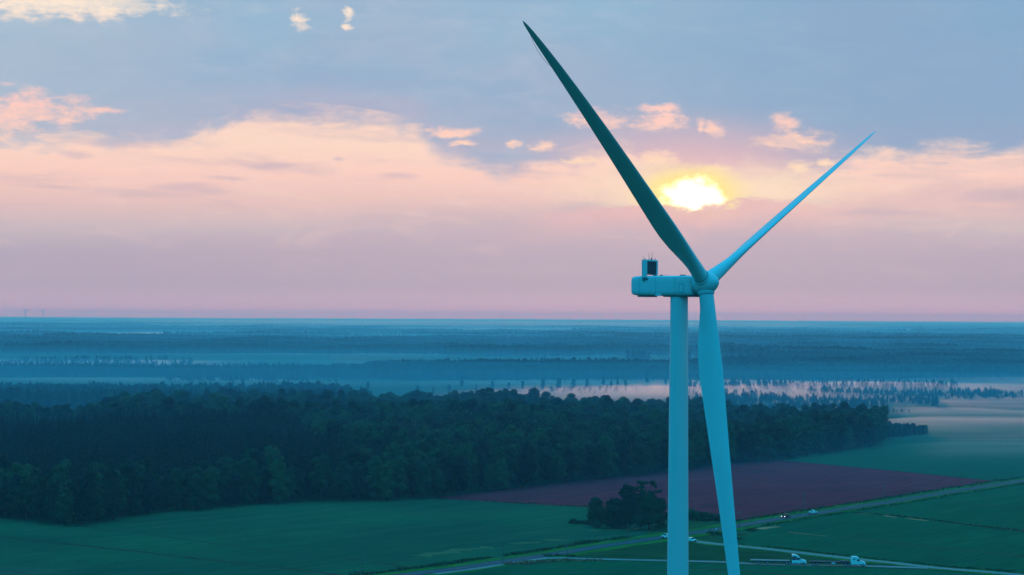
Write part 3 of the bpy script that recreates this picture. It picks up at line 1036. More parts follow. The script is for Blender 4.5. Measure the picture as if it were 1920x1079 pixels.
def scatter_object(name, pts, scl, rot, idx, srcs, label, cat, kind='stuff'):
    """one object of many instanced trees on points"""
    n = len(pts)
    me = bpy.data.meshes.new(name)
    me.vertices.add(n)
    me.vertices.foreach_set('co', np.asarray(pts, np.float32).ravel())
    a = me.attributes.new('scl', 'FLOAT_VECTOR', 'POINT'); a.data.foreach_set('vector', np.asarray(scl, np.float32).ravel())
    a = me.attributes.new('rot', 'FLOAT_VECTOR', 'POINT'); a.data.foreach_set('vector', np.asarray(rot, np.float32).ravel())
    a = me.attributes.new('idx', 'INT', 'POINT'); a.data.foreach_set('value', np.asarray(len(srcs) - 1 - np.asarray(idx), np.int32))   # joined sources come in reverse order
    o = bpy.data.objects.new(name, me); C.objects.link(o)
    g = bpy.data.node_groups.new(name, 'GeometryNodeTree')
    g.interface.new_socket('Geometry', in_out='INPUT', socket_type='NodeSocketGeometry')
    g.interface.new_socket('Geometry', in_out='OUTPUT', socket_type='NodeSocketGeometry')
    N = g.nodes.new
    gi, go = N('NodeGroupInput'), N('NodeGroupOutput')
    ip, jn = N('GeometryNodeInstanceOnPoints'), N('GeometryNodeJoinGeometry')
    for s in srcs:
        oi = N('GeometryNodeObjectInfo'); oi.transform_space = 'ORIGINAL'
        oi.inputs['Object'].default_value = s; oi.inputs['As Instance'].default_value = True
        g.links.new(oi.outputs['Geometry'], jn.inputs[0])

    def at(nm, t):
        q = N('GeometryNodeInputNamedAttribute'); q.data_type = t; q.inputs['Name'].default_value = nm
        return q.outputs['Attribute']
    g.links.new(gi.outputs[0], ip.inputs['Points'])
    g.links.new(jn.outputs[0], ip.inputs['Instance'])
    ip.inputs['Pick Instance'].default_value = True
    g.links.new(at('idx', 'INT'), ip.inputs['Instance Index'])
    g.links.new(at('scl', 'FLOAT_VECTOR'), ip.inputs['Scale'])
    g.links.new(at('rot', 'FLOAT_VECTOR'), ip.inputs['Rotation'])
    g.links.new(ip.outputs[0], go.inputs[0])
    md = o.modifiers.new('scatter', 'NODES'); md.node_group = g
    tag(o, label, cat, None, kind)
    return o


# --- the dark wood behind the green field
rs = np.random.RandomState(11)
edge_l = smooth_line(G(wood_edge_px), 12)
back_px = [(1652, 822), (1600, 812), (1500, 809), (1370, 804), (1250, 798), (1120, 796), (1000, 792), (800, 788), (640, 783), (400, 787), (280, 795), (150, 812), (0, 806), (-200, 800)]
wood_poly = np.array(list(map(tuple, edge_l)) + G(back_px))
pb = jitter_grid(wood_poly, 8.2, rs)
dist = seg_dist(edge_l, pb)
# a pine stand fills the middle left; broadleaf everywhere else
xpx = pb[:, 0] / pb[:, 1] * FPX + 960
stand = (dist > 34) & (xpx < 700 - 0.35 * (pb[:, 1] - 1000)) & (fbm(pb, 160, 3) + 0.1 > 0.38) & (pb[:, 1] < 1500)
pine_pts = jitter_grid(wood_poly, 5.6, rs)
xp = pine_pts[:, 0] / pine_pts[:, 1] * FPX + 960
pine_ok = (seg_dist(edge_l, pine_pts) > 30) & (xp < 700 - 0.35 * (pine_pts[:, 1] - 1000)) & (fbm(pine_pts, 160, 3) + 0.1 > 0.38) & (pine_pts[:, 1] < 1500)
pine_pts = pine_pts[pine_ok]
pb, dist = pb[~stand], dist[~stand]
front = np.argsort(dist + 0.012 * (pb[:, 1] - 900))[:232]
fset = set(front.tolist())
gname = 'trees along the front edge of the dark wood'
crown_src = {}
for i in front:
    k = rs.randint(0, 6)
    sc = 0.70 + 0.52 * rs.rand()
    x_, y_ = pb[i]
    px_ = x_ / y_ * FPX + 960
    where = ('near its left end' if px_ < 420 else 'facing the green field' if px_ < 820 else
             'facing the maroon field' if px_ < 1450 else 'at its right end')
    t, c = tree('broadleaf_tree', (x_, y_), rs.rand() * 6.28, sc, k, 'leafy tree in the front row of the dark wood, ' + where, gname + ' ' + where)
    crown_src.setdefault(k, c)
rest = np.array([i for i in range(len(pb)) if i not in fset])
bp = pb[rest]
# pines and young pines as individuals give the sources for the massed ones
for k, (x_, y_) in ((6, (pine_pts[0])), (7, (pine_pts[1])), (8, (pine_pts[2]))):
    t, c = tree('pine_tree', (x_, y_), 1.0, 1.0, k, 'tall pine inside the dark wood', 'pines inside the dark wood', 'tree')
    crown_src[k] = c
for k, px_ in ((9, (1560, 772)), (10, (1584, 769))):
    t, c = tree('young_pine', gnd(*px_), 0.4, 0.6, k, 'young pine in the misty plantation just above the right end of the wood', 'young pines in the misty plantation', 'tree')
    crown_src[k] = c
SRC = [crown_src[k] for k in range(11)]


def wood(name, lst, label):
    """lst of (points, kind low, kind high, smin, smax)"""
    P_, Sc, Ro, Id = [], [], [], []
    for pts, k0, k1, s0, s1 in lst:
        n = len(pts)
        if not n:
            continue
        P_.append(np.column_stack([pts, terrain(pts[:, 0], pts[:, 1]) - 0.2]))
        s = (s0 + (s1 - s0) * rs.rand(n)) * (0.62 + 0.76 * fbm(pts, 45 + 0.02 * pts[:, 1].mean(), 63, 3))
        wv = 0.85 + 0.45 * rs.rand(n)
        Sc.append(np.column_stack([s * wv, s * wv, s]))
        Ro.append(np.column_stack([np.zeros(n), np.zeros(n), rs.rand(n) * 6.28]))
        Id.append(rs.randint(k0, k1, n))
    return scatter_object(name, np.vstack(P_), np.vstack(Sc), np.vstack(Ro), np.concatenate(Id), SRC, label, 'woodland')


hgt = 0.78 + 0.5 * fbm(bp, 60, 21)[:, None]
wood('woodland', [(bp, 0, 6, 0.66, 1.26), (pine_pts[3:], 6, 9, 0.66, 1.0)], 'massed treetops filling the dark wood behind its front row')

# --- mid-distance woods, plantations and hedges, laid out on the ground
PX = lambda *l: np.array(G(l))
mid = [(jitter_grid(PX((-260, 772), (560, 784), (700, 770), (640, 752), (420, 750), (200, 746), (-260, 742)), 9, rs), 0, 9, 0.7, 0.95),
       (jitter_grid(PX((-260, 706), (300, 711), (660, 713), (660, 698), (420, 702), (-260, 702)), 9, rs), 6, 9, 0.65, 0.85),
       (jitter_grid(PX((640, 713), (1000, 716), (1270, 717), (1360, 719), (1700, 716), (2150, 712), (2150, 668), (1500, 668), (1340, 690), (1000, 694), (700, 694)), 10, rs), 0, 9, 0.7, 0.92),
       (jitter_grid(PX((1655, 825), (1700, 820), (1738, 816), (1736, 812), (1700, 812), (1655, 812)), 5, rs), 0, 6, 0.26, 0.42)]
for (x0, x1, y0, y1, sp, s0, s1) in [(1280, 1795, 724, 735, 13, .8, 1.2), (1260, 1930, 741, 752, 12, .45, .8), (1280, 1760, 752, 776, 8.5, .55, .9), (1500, 2000, 738, 746, 9, .6, .95),
                                     (-60, 360, 678, 690, 15, .9, 1.3), (730, 960, 683, 693, 14, .8, 1.1), (300, 640, 713, 719, 14, .7, 1.2), (1000, 1280, 731, 741, 16, .35, .7)]:
    pts = jitter_grid(PX((x0, y1), (x1, y1), (x1, y0), (x0, y0)), sp, rs, 0.7)
    keep = (fbm(pts * np.array([1, .5]), 70, x0 + 300, 5) > (0.47 if sp < 10 else 0.42)) & (rs.rand(len(pts)) > 0.2)
    mid.append((pts[keep], 9, 11, s0 * 0.55, s1 * 1.2))
wood('middle_distance_woods', mid, 'blue-hazed woods and dotted young plantations beyond the dark wood')

# --- far country: patches of wood getting coarser with distance
far = []
for d0, d1, sp, s0, s1, thr in [(4300, 7000, 12, .75, 1.05, .47), (7000, 11000, 16, .8, 1.15, .46), (11000, 18000, 24, .9, 1.25, .44), (18000, 40000, 42, 1.0, 1.3, .40)]:
    w = 0.30
    pts = jitter_grid(np.array([(-w * d0, d0), (w * d0, d0), (w * d1, d1), (-w * d1, d1)]), sp, rs, .45)
    f = fbm(pts * np.array([0.5, 1.0]), 560, 77, 5) + 0.12 * (vnoise(pts, 2600, 19) - .5)
    xq = pts[:, 0] / pts[:, 1] * FPX + 960
    keep = f > thr - 0.07 * ((xq > 1330) & (pts[:, 1] < 6300))
    far.append((pts[keep], 0, 6, s0, s1))
wood('far_woods', far, 'pale blue bands of far woodland running to the skyline')
print('trees', len(pb), len(pine_pts), [len(m[0]) for m in mid], [len(m[0]) for m in far])

# --- single trees standing in the pale mist
for px_, yb, yt, k in [(690, 738, 716, 0), (783, 742, 722, 1), (812, 742, 724, 7), (842, 738, 720, 2), (866, 732, 704, 7), (893, 738, 719, 8), (923, 731, 714, 4), (954, 731, 716, 1), (980, 731, 713, 3),
                       (1018, 733, 709, 0), (1048, 732, 708, 5), (1075, 731, 709, 2), (1101, 730, 708, 3), (1131, 729, 700, 6), (1146, 728, 713, 1), (1158, 727, 704, 7), (1173, 728, 711, 2), (1213, 724, 695, 8), (1248, 724, 709, 0)]:
    x_, y_ = gnd(px_, yb)
    h = (yb - yt) / FPX * y_
    nm = 'pine_tree' if k >= 6 else 'broadleaf_tree'
    fl = sum(1 for q in (866, 1131, 1213) if q == px_)
    lab = {866: 'tallest pine at the left of the tree row in the pale mist', 1131: 'tall forked tree in the middle of the misty tree row',
           1213: 'tall slender pine at the right end of the misty tree row beside the tower'}.get(px_, 'small hazy tree in the row standing along the pale mist')
    tree(nm, (x_, y_), px_ * 1.0, h / PROTO[k][2], k, lab, 'trees standing in the pale mist', 'tree', 1.0)


# --- clump of trees beside the road
def px_lobe(x, y, rx, ry, base, depth=0.0):
    """lobe given on the enlarged view of the clump -> metres from the clump's foot"""
    k = 1 / 23.9
    return ((x - base[0]) * k, depth, (base[1] - y) * k, rx * k, rx * k * 0.9, ry * k)


def clump_tree(name, base, lobes, n, seed, m, label, size=0.6, trunk=(0.35, 6)):
    wx, wy = gnd(1040 + base[0] / 5.647, 880 + base[1] / 5.647)
    t = empty(name, (wx, wy, 0))
    ls = [px_lobe(*l[:4], base, l[4] if len(l) > 4 else 0) for l in lobes]
    me = crown_from_lobes('crown', ls, n, size, seed, m, 0.72)
    c = bpy.data.objects.new('crown', me); C.objects.link(c); c.parent = t
    H = max(l[2] + l[5] for l in ls)
    q = bpy.data.objects.new('trunk', trunk_mesh('trunk', H, trunk[0], seed, trunk[1])); C.objects.link(q); q.parent = t
    tag(t, label, 'shrub' if 'shrub' in name else 'tree', 'clump of trees beside the road')
    return t, q


big, tq = clump_tree('oak_tree', (1000, 640), [(1000, 400, 150, 95), (900, 420, 90, 90, 2), (1110, 340, 62, 40, -1), (1090, 420, 90, 70, 2), (980, 310, 100, 60), (1140, 400, 55, 50), (1000, 520, 160, 90, -1), (900, 540, 90, 80, -2),
                                      (1120, 520, 90, 80), (880, 305, 55, 40), (905, 140, 40, 20), (960, 150, 34, 18, 1), (1035, 150, 36, 28), (1060, 185, 20, 20, -1), (1085, 238, 45, 16), (1120, 232, 24, 14),
                                      (890, 200, 48, 18), (925, 185, 26, 22), (860, 225, 30, 18), (930, 250, 50, 36), (1010, 262, 40, 30)], 4200, 501, M['leaf_c'],
                     'biggest tree of the roadside clump, with a forked tufted top', 0.62, (0.5, 6))
bm = bmesh.new()
k = 1 / 23.9
for a, b_, r0, r1 in [((1000, 420), (945, 260), .38, .3), ((945, 260), (930, 170), .3, .16), ((930, 170), (900, 140), .14, .06), ((945, 250), (975, 190), .2, .14), ((1000, 400), (985, 240), .3, .24), ((985, 240), (1030, 160), .24, .1),
                     ((1000, 330), (1090, 240), .22, .1)]:
    cyl(bm, ((a[0] - 1000) * k, 0, (640 - a[1]) * k), ((b_[0] - 1000) * k, 0, (640 - b_[1]) * k), r0, r1, 7)
o = bm_obj('forked_limb', bm, M['bark']); o.parent = big
clump_tree('broadleaf_tree', (770, 632), [(755, 190, 34, 34), (735, 235, 48, 34), (790, 215, 44, 40, 1), (830, 220, 36, 26, 1), (760, 280, 64, 44), (820, 290, 60, 50, 1), (700, 262, 26, 20), (790, 360, 80, 70), (770, 450, 90, 90), (770, 550, 95, 80)],
           2600, 502, M['leaf_c'], 'pointed dark tree in the middle of the roadside clump')
clump_tree('broadleaf_tree', (440, 610), [(430, 330, 52, 34), (400, 380, 44, 44), (470, 360, 46, 40, 1), (440, 430, 84, 54), (400, 500, 60, 60), (490, 500, 70, 70), (440, 560, 90, 50)],
           2000, 503, M['leaf_b'], 'pale green tree at the left end of the roadside clump')
clump_tree('broadleaf_tree', (640, 630), [(640, 350, 66, 44), (590, 380, 50, 44, 1), (700, 370, 60, 46), (640, 440, 110, 70), (590, 520, 80, 80), (700, 530, 90, 90), (640, 580, 110, 50)],
           2600, 504, M['leaf_c'], 'broad round tree of the roadside clump between the pale tree and the pointed tree')
clump_tree('shrub', (215, 580), [(200, 550, 42, 26), (250, 560, 40, 20), (165, 565, 20, 14)], 420, 505, M['leaf_c'], 'low dark shrub at the far left of the roadside clump', 0.45, (0.08, 2))
clump_tree('shrub', (330, 590), [(310, 560, 46, 20), (360, 565, 40, 24)], 420, 506, M['leaf_c'], 'low shrub joining the outlying shrub to the pale tree', 0.45, (0.08, 2))
clump_tree('shrub', (465, 630), [(460, 600, 34, 24), (440, 615, 22, 14)], 300, 507, M['leaf_b'], 'small round shrub in front of the pale green tree', 0.4, (0.08, 2))
clump_tree('shrub', (1130, 640), [(1130, 605, 60, 24), (1180, 600, 44, 24), (1080, 615, 30, 16)], 500, 508, M['leaf_b'], 'light green shrub at the foot of the biggest roadside tree', 0.4, (0.08, 2))
clump_tree('shrub', (1460, 545), [(1440, 460, 52, 50), (1500, 480, 60, 44), (1420, 510, 50, 40), (1520, 520, 50, 30)], 900, 509, M['leaf_b'], 'tall bright green shrub just right of the tower', 0.5, (0.12, 3))
clump_tree('shrub', (1600, 545), [(1580, 490, 60, 40), (1650, 500, 60, 36), (1600, 525, 80, 30)], 800, 510, M['leaf_c'], 'dark shrub in the middle of the row right of the tower', 0.5, (0.12, 3))
clump_tree('shrub', (1730, 545), [(1710, 505, 60, 30), (1760, 515, 40, 24), (1740, 530, 70, 24)], 700, 511, M['leaf_c'], 'lowest dark shrub at the right end of the row beside the tower', 0.5, (0.12, 3))


# --- weeds along the roads and ditches: too many to count
def weeds(name, lines, label, m):
    Pc, Sz = [], []
    for line, off, spread, hmax, per_m in lines:
        L = np.asarray(line); T = np.gradient(L, axis=0); T /= np.linalg.norm(T, axis=1)[:, None]
        Nn = np.stack([-T[:, 1], T[:, 0]], 1)
        seg = np.linalg.norm(np.diff(L, axis=0), axis=1); n = int(seg.sum() * per_m)
        t = rs.rand(n) * (len(L) - 1.001); i = t.astype(int); f = (t - i)[:, None]
        base = L[i] * (1 - f) + L[i + 1] * f + Nn[i] * (off + rs.randn(n, 1) * spread)
        dens = fbm(base, 14, 31)
        kp = dens > 0.30
        hm = hmax * (0.35 + 1.1 * np.clip((dens - .36) * 2.4, 0, 1)) * rs.rand(n)
        Pc.append(np.column_stack([base, 0.1 + hm])[kp]); Sz.append((0.35 + 0.4 * rs.rand(n))[kp])
    Pc, Sz = np.vstack(Pc), np.concatenate(Sz)
    Nn = rs.randn(len(Pc), 3); Nn[:, 2] = np.abs(Nn[:, 2]) * .6 + 0.2
    me = quads_mesh(name, Pc, Nn, Sz, rs, m)
    o = bpy.data.objects.new(name, me); C.objects.link(o)
    tag(o, label, 'weeds', None, 'stuff')
    return o


x_of = lambda L: L[:, 0] / L[:, 1] * FPX + 960
ml = main_l[(x_of(main_l) > 700) & (x_of(main_l) < 1235)]
mr = main_l[(x_of(main_l) > 1395)]
ll = smooth_line(G([(1370, 1020), (1436, 1026.5), (1531, 1037), (1627, 1048), (1752, 1061.5), (1901, 1074)]), 6)
lt = smooth_line(G([(1600, 962), (1660, 966.5), (1730, 973.5), (1800, 982.5), (1870, 991.5), (1960, 1000.5)]), 6)
weeds('roadside_weeds', [(ml, 11.5, 1.2, 1.0, 20), (mr, 10.5, 1.6, 0.8, 9), (mr, -9.0, 1.0, 0.5, 6), (ll, 0.5, 0.7, 0.6, 9), (lt, 0, 0.8, 0.45, 6),
                         (smooth_line(G([(806, 936), (960, 944), (1120, 953), (1215, 966)]), 8), 0, 1.0, 0.8, 5),
                         (smooth_line(G([(1336, 1004), (1350, 1003), (1372, 1009), (1385, 1016)]), 5), 0, 2.2, 1.6, 22),
                         (smooth_line(G([(1402, 997), (1418, 996)]), 5), 0, 1.2, 1.8, 30),
                         (smooth_line(G([(1020, 1044.5), (1060, 1043), (1078, 1044)]), 5), 0, 1.2, 0.8, 18)], 'tangled green weeds lining the roads and ditches', M['weed'])
weeds('dry_scrub', [(smooth_line(G([(940, 1059), (975, 1056), (1015, 1053), (1060, 1051.5), (1130, 1050.5)]), 5), -2.2, 1.3, 0.8, 16),
                    (smooth_line(G([(1345, 1002), (1372, 1003.5), (1400, 1003)]), 5), 0, 0.8, 0.7, 12), (lt, 0.3, .9, .5, 1.6)], 'reddish dry scrub between the gravel track and the foreground field', M['dry_weed'])

# ------------------------------------------------------------------ vehicles


def heading(line, x):
    q = np.argmin(np.abs(x_of(line) - x)); a, b = line[max(q - 1, 0)], line[min(q + 1, len(line) - 1)]
    return math.atan2(b[1] - a[1], b[0] - a[0])


def prism(bm, prof, y0, y1, inset=0.0):
    """side profile (x,z) extruded across y; inset narrows the upper points"""
    zmin, zmax = min(p[1] for p in prof), max(p[1] for p in prof)
    sh = lambda z: inset * (z - zmin) / max(1e-6, zmax - zmin)
    a = [bm.verts.new((x, y0 + sh(z), z)) for x, z in prof]
    b = [bm.verts.new((x, y1 - sh(z), z)) for x, z in prof]
    bm.faces.new(a); bm.faces.new(b[::-1])
    n = len(prof)
    for i in range(n):
        bm.faces.new((a[i], b[i], b[(i + 1) % n], a[(i + 1) % n]))


def wheel(par, x, y, r, w, dual=False):
    s = 1 if y > 0 else -1
    bm = bmesh.new()
    cyl(bm, (0, -w / 2, 0), (0, w / 2, 0), r, r, 20)
    bmesh.ops.bevel(bm, geom=[e for e in bm.edges if abs(e.verts[0].co.y - e.verts[1].co.y) < 1e-4], offset=0.05, segments=2, affect='EDGES')
    t = bm_obj('wheel', bm, M['tyre'], par, True, 40); t.location = (x, y, r)
    bm = bmesh.new()
    cyl(bm, (0, s * w * 0.5, 0), (0, s * (w * .5 + .02), 0), r * .62, r * .55, 16)
    bm_obj('rim', bm, M['rim'], t, True, 40)
    return t


def pickup(loc, rz, paint, label, lights=False):
    v = empty('pickup_truck', (loc[0], loc[1], 0.2), rz)
    tag(v, label, 'pickup truck', 'pickup trucks on the roads')
    W2 = 0.98
    bm = bmesh.new()
    prism(bm, [(-2.85, .5), (-2.85, 1.12), (-.55, 1.15), (1.35, 1.18), (2.55, 1.08), (2.85, .98), (2.9, .5), (2.35, .42), (-2.4, .42)], -W2, W2)
    bmesh.ops.bevel(bm, geom=bm.edges[:], offset=.06, segments=2, affect='EDGES')
    bm_obj('body', bm, paint, v, True, 45)
    bm = bmesh.new()
    prism(bm, [(-.75, 1.12), (-.6, 1.72), (-.45, 1.85), (.75, 1.85), (.95, 1.78), (1.6, 1.14)], -W2 + .04, W2 - .04, .16)
    bmesh.ops.bevel(bm, geom=bm.edges[:], offset=.05, segments=2, affect='EDGES')
    cab = bm_obj('cab', bm, paint, v, True, 45)
    for s in (-1, 1):
        for xa, xb in ((-.52, .12), (.2, 1.02)):
            bm = bmesh.new()
            y_l, y_h = s * (W2 - .04 - .02), s * (W2 - .04 - .14)
            q = [bm.verts.new(p) for p in ((xa, y_l, 1.22), (xb + (.22 if xb > 1 else 0), y_l, 1.22), (xb - (.12 if xb > 1 else 0), y_h, 1.72), (xa + .06, y_h, 1.72))]
            f = bm.faces.new(q); bmesh.ops.solidify(bm, geom=[f], thickness=.03)
            bm_obj('side_window', bm, M['glass'], cab)
    for nm, x0, z0, x1, z1 in (('windscreen', 1.58, 1.2, .99, 1.79), ('rear_window', -.76, 1.22, -.62, 1.7)):
        bm = bmesh.new()
        q = [bm.verts.new(p) for p in ((x0, -.82, z0), (x0, .82, z0), (x1, .72, z1), (x1, -.72, z1))]
        f = bm.faces.new(q); bmesh.ops.solidify(bm, geom=[f], thickness=.035)
        bm_obj(nm, bm, M['glass'], cab)
    bm = bmesh.new(); box(bm, -2.75, -.85, -.86, .86, 1.1, 1.165); bm_obj('cargo_bed', bm, M['chassis'], v)
    bm = bmesh.new(); box(bm, 2.84, 2.96, -.62, .62, .62, .98, .02); bm_obj('grille', bm, M['chassis'], v)
    bm = bmesh.new(); box(bm, 2.8, 3.0, -.95, .95, .42, .58, .03); bm_obj('bumper', bm, M['steel'], v)
    for s in (-1, 1):
        bm = bmesh.new(); box(bm, 2.82, 2.95, s * .79 - .14, s * .79 + .14, .76, .96, .02)
        bm_obj('headlight', bm, M['lamp'] if lights else M['white'], v)
        bm = bmesh.new(); box(bm, 1.0, 1.2, s * 1.05 - .1, s * 1.05 + .1, 1.2, 1.4, .02); bm_obj('wing_mirror', bm, paint, v)
        for x in (-1.75, 1.85):
            wheel(v, x, s * .88, .4, .28)
    return v


def on(line, px_, y_):
    return gnd(px_, y_)


pickup(gnd(1474, 972), heading(main_l, 1474) + math.pi, M['dark_car'], 'dark pickup truck with bright headlights driving on the main road', True)
pickup(gnd(1524, 964.5), heading(main_l, 1524) + math.pi, M['white_car'], 'white pickup truck following the dark one on the main road')
pickup(gnd(1250, 1010), heading(main_l, 1250) + math.pi, M['white_car'], 'white pickup truck on the main road half hidden behind the tower, left side')
pickup(gnd(1295, 1017), heading(side_l, 1295), M['white_car'], 'white pickup truck turning onto the side road at the right edge of the tower')


def semi(px_, py_, label, style):
    rz = heading(loop_l, px_)
    v = empty('semi_truck', (*gnd(px_, py_), 0.155), rz)
    tag(v, label, 'truck', 'semi trucks with empty flatbed trailers')
    W2 = 1.22
    bm = bmesh.new(); box(bm, -3.2, 3.4, -.45, .45, .7, 1.0, .02); bm_obj('chassis', bm, M['chassis'], v)
    bm = bmesh.new()
    if style == 1:
        sl_ = [(-1.9, 1.0), (-1.9, 3.75), (-1.5, 3.92), (-.6, 3.82), (.6, 3.2), (1.15, 2.62), (1.5, 2.1), (1.5, .85), (-1.9, .85)]
    else:
        sl_ = [(-1.9, 1.0), (-1.9, 3.3), (-1.6, 3.62), (-.2, 3.66), (.7, 3.45), (1.05, 3.0), (1.4, 2.15), (1.4, .85), (-1.9, .85)]
    prism(bm, sl_, -W2, W2, .12)
    bmesh.ops.bevel(bm, geom=bm.edges[:], offset=.09, segments=2, affect='EDGES')
    cab = bm_obj('cab', bm, M['white_car'], v, True, 45)
    bm = bmesh.new()
    prism(bm, [(1.4, .8), (1.42, 2.1), (1.9, 2.02), (3.1, 1.72), (3.5, 1.45), (3.62, .8), (3.55, .5), (3.2, .5)], -1.08, 1.08, .14)
    bmesh.ops.bevel(bm, geom=bm.edges[:], offset=.1, segments=2, affect='EDGES')
    bm_obj('hood', bm, M['white_car'], v, True, 45)
    bm = bmesh.new(); box(bm, 3.5, 3.66, -.6, .6, .75, 1.42, .03); bm_obj('grille', bm, M['steel'], v)
    bm = bmesh.new(); box(bm, 3.35, 3.75, -1.15, 1.15, .38, .7, .06); bm_obj('bumper', bm, M['rim'], v)
    for s in (-1, 1):
        yb = s * (W2 - .02)
        bm = bmesh.new()
        q = [bm.verts.new((x, s * (W2 - .04 * (z - 1)) + s * .012, z)) for x, z in ((.35, 1.95), (1.3, 1.9), (1.0, 2.6), (.35, 2.7))]
        f = bm.faces.new(q); bmesh.ops.solidify(bm, geom=[f], thickness=.02)
        bm_obj('side_window', bm, M['glass'], cab)
        if style == 2:
            bm = bmesh.new(); box(bm, -1.0, -.4, s * 1.145 - .03, s * 1.145 + .03, 2.35, 2.85, .01); bm_obj('sleeper_window', bm, M['glass'], cab)
        else:
            bm = bmesh.new()
            q = [bm.verts.new((x, s * (W2 - .035 * (z - .9)) + s * .015, z)) for x, z in ((-1.75, 1.75), (.3, 1.85), (.3, 2.75), (.0, 3.05), (-.9, 3.3), (-1.75, 3.0))]
            f = bm.faces.new(q); bmesh.ops.solidify(bm, geom=[f], thickness=.02)
            bm_obj('side_graphic', bm, M['red_car'], cab)
            bm = bmesh.new()
            q = [bm.verts.new((x, s * (W2 - .035 * (z - .9)) + s * .03, z)) for x, z in ((-1.2, 2.55), (-.3, 2.35), (.25, 2.6), (.1, 2.72), (-.4, 2.52), (-1.1, 2.75))]
            f = bm.faces.new(q); bmesh.ops.solidify(bm, geom=[f], thickness=.02)
            bm_obj('side_emblem', bm, M['white_car'], cab)
        bm = bmesh.new(); box(bm, -2.02, -1.9, s * .62 - .6, s * .62 + .6, 1.0, 3.6 if style == 1 else 2.6, .02); bm_obj('side_fairing', bm, M['chassis'] if style == 1 else M['white_car'], v)
        bm = bmesh.new(); cyl(bm, (-1.4, s * 1.0, .75), (.7, s * 1.0, .75), .32, .32, 14); bm_obj('fuel_tank', bm, M['rim'], v, True, 40)
        bm = bmesh.new(); box(bm, -1.8, 1.3, s * 1.1 - .06, s * 1.1 + .06, .42, .98, .03); bm_obj('side_skirt', bm, M['white_car'], v)
        bm = bmesh.new(); box(bm, 1.35, 1.5, s * 1.45 - .12, s * 1.45 + .12, 1.9, 2.5, .03); bm_obj('wing_mirror', bm, M['chassis'], v)
        bm = bmesh.new(); box(bm, 3.3, 3.58, s * .9 - .16, s * .9 + .16, .95, 1.2, .04); bm_obj('headlight', bm, M['white'], v)
        wheel(v, 2.6, s * 1.05, .52, .32)
        wheel(v, -2.55, s * .95, .52, .55)
        wheel(v, -3.85, s * .95, .52, .55)
    bm = bmesh.new()
    prism(bm, [(1.46, 2.15), (1.16, 2.62), (.98, 2.86), (1.02, 2.9), (1.24, 2.66), (1.54, 2.16)] if style == 1 else [(1.4, 2.2), (1.08, 2.95), (1.12, 2.99), (1.48, 2.2)], -1.0, 1.0)
    bm_obj('windscreen', bm, M['glass'], cab)
    bm = bmesh.new(); box(bm, -4.6, -2.0, -.45, .45, .65, 1.0, .02); cyl(bm, (-3.2, 0, 1.0), (-3.2, 0, 1.2), .55, .5, 16); bm_obj('fifth_wheel', bm, M['chassis'], v)
    # trailer
    L0, L1 = -17.6, -2.6
    z1 = 1.55
    bm = bmesh.new(); box(bm, L0, L1, -1.27, 1.27, z1 - .09, z1, .015)
    tr = bm_obj('flatbed_trailer', bm, M['deck'] if style == 1 else M['deck2'], v)
    for s in (-1, 1):
        bm = bmesh.new(); box(bm, L0, L1, s * 1.285 - .03, s * 1.285 + .03, z1 - .26 if style == 1 else z1 - .2, z1 - .02, .01); bm_obj('side_rail', bm, M['rim'] if style == 1 else M['deck2'], tr)
        bm = bmesh.new(); box(bm, L0 + .4, L1 - .3, s * .5 - .07, s * .5 + .07, z1 - .62, z1 - .09); bm_obj('frame_beam', bm, M['chassis'], tr)
        bm = bmesh.new(); box(bm, -6.9, -6.7, s * .9 - .08, s * .9 + .08, .3, z1 - .1); bm_obj('landing_leg', bm, M['steel'], tr)
        for x in (L0 + 1.6, L0 + 2.95) if style == 2 else (L0 + 3.2, L0 + 6.6):
            wheel(tr, x, s * .95, .5, .55)
        bm = bmesh.new(); box(bm, -9.2, -7.8, s * 1.0 - .2, s * 1.0 + .2, .75, z1 - .12, .02); bm_obj('tool_box', bm, M['chassis'] if style == 1 else M['white_car'], tr)
    if style == 2:
        bm = bmesh.new(); box(bm, -6.2, -2.7, -1.25, 1.25, z1 + .004, z1 + .34, .02); bm_obj('raised_gooseneck', bm, M['deck2'], tr)
    else:
        bm = bmesh.new(); box(bm, -2.75, -2.6, -1.2, 1.2, z1 + .004, z1 + .55, .02); bm_obj('headboard', bm, M['chassis'], tr)
    return v


semi(1494, 1059.5, 'white semi truck with black and dark red sleeper side pulling an empty flatbed trailer', 1)
semi(1605, 1062.3, 'plain white semi truck with small sleeper window, leading, with dark stepped flatbed trailer', 2)


# ------------------------------------------------------------------ poles, signs and far landmarks
def utility_pole(px_, yb, yt, label):
    x_, y_ = gnd(px_, yb)
    h = (yb - yt) / FPX * y_
    t = empty('utility_pole', (x_, y_, 0.05), mdir)
    bm = bmesh.new(); cyl(bm, (0, 0, -.05), (0, 0, h), .2, .14, 10); bm_obj('post', bm, M['pole'], t, True, 40)
    bm = bmesh.new(); box(bm, -.06, .06, -1.2, 1.2, h - .75, h - .6); bm_obj('crossarm', bm, M['pole'], t)
    for y in (-1.05, 0.35, 1.05):
        bm = bmesh.new(); cyl(bm, (0, y, h - .6), (0, y, h - .4), .06, .04, 8); bm_obj('insulator', bm, M['steel'], t)
    tag(t, label, 'utility pole', 'wooden utility poles along the main road')


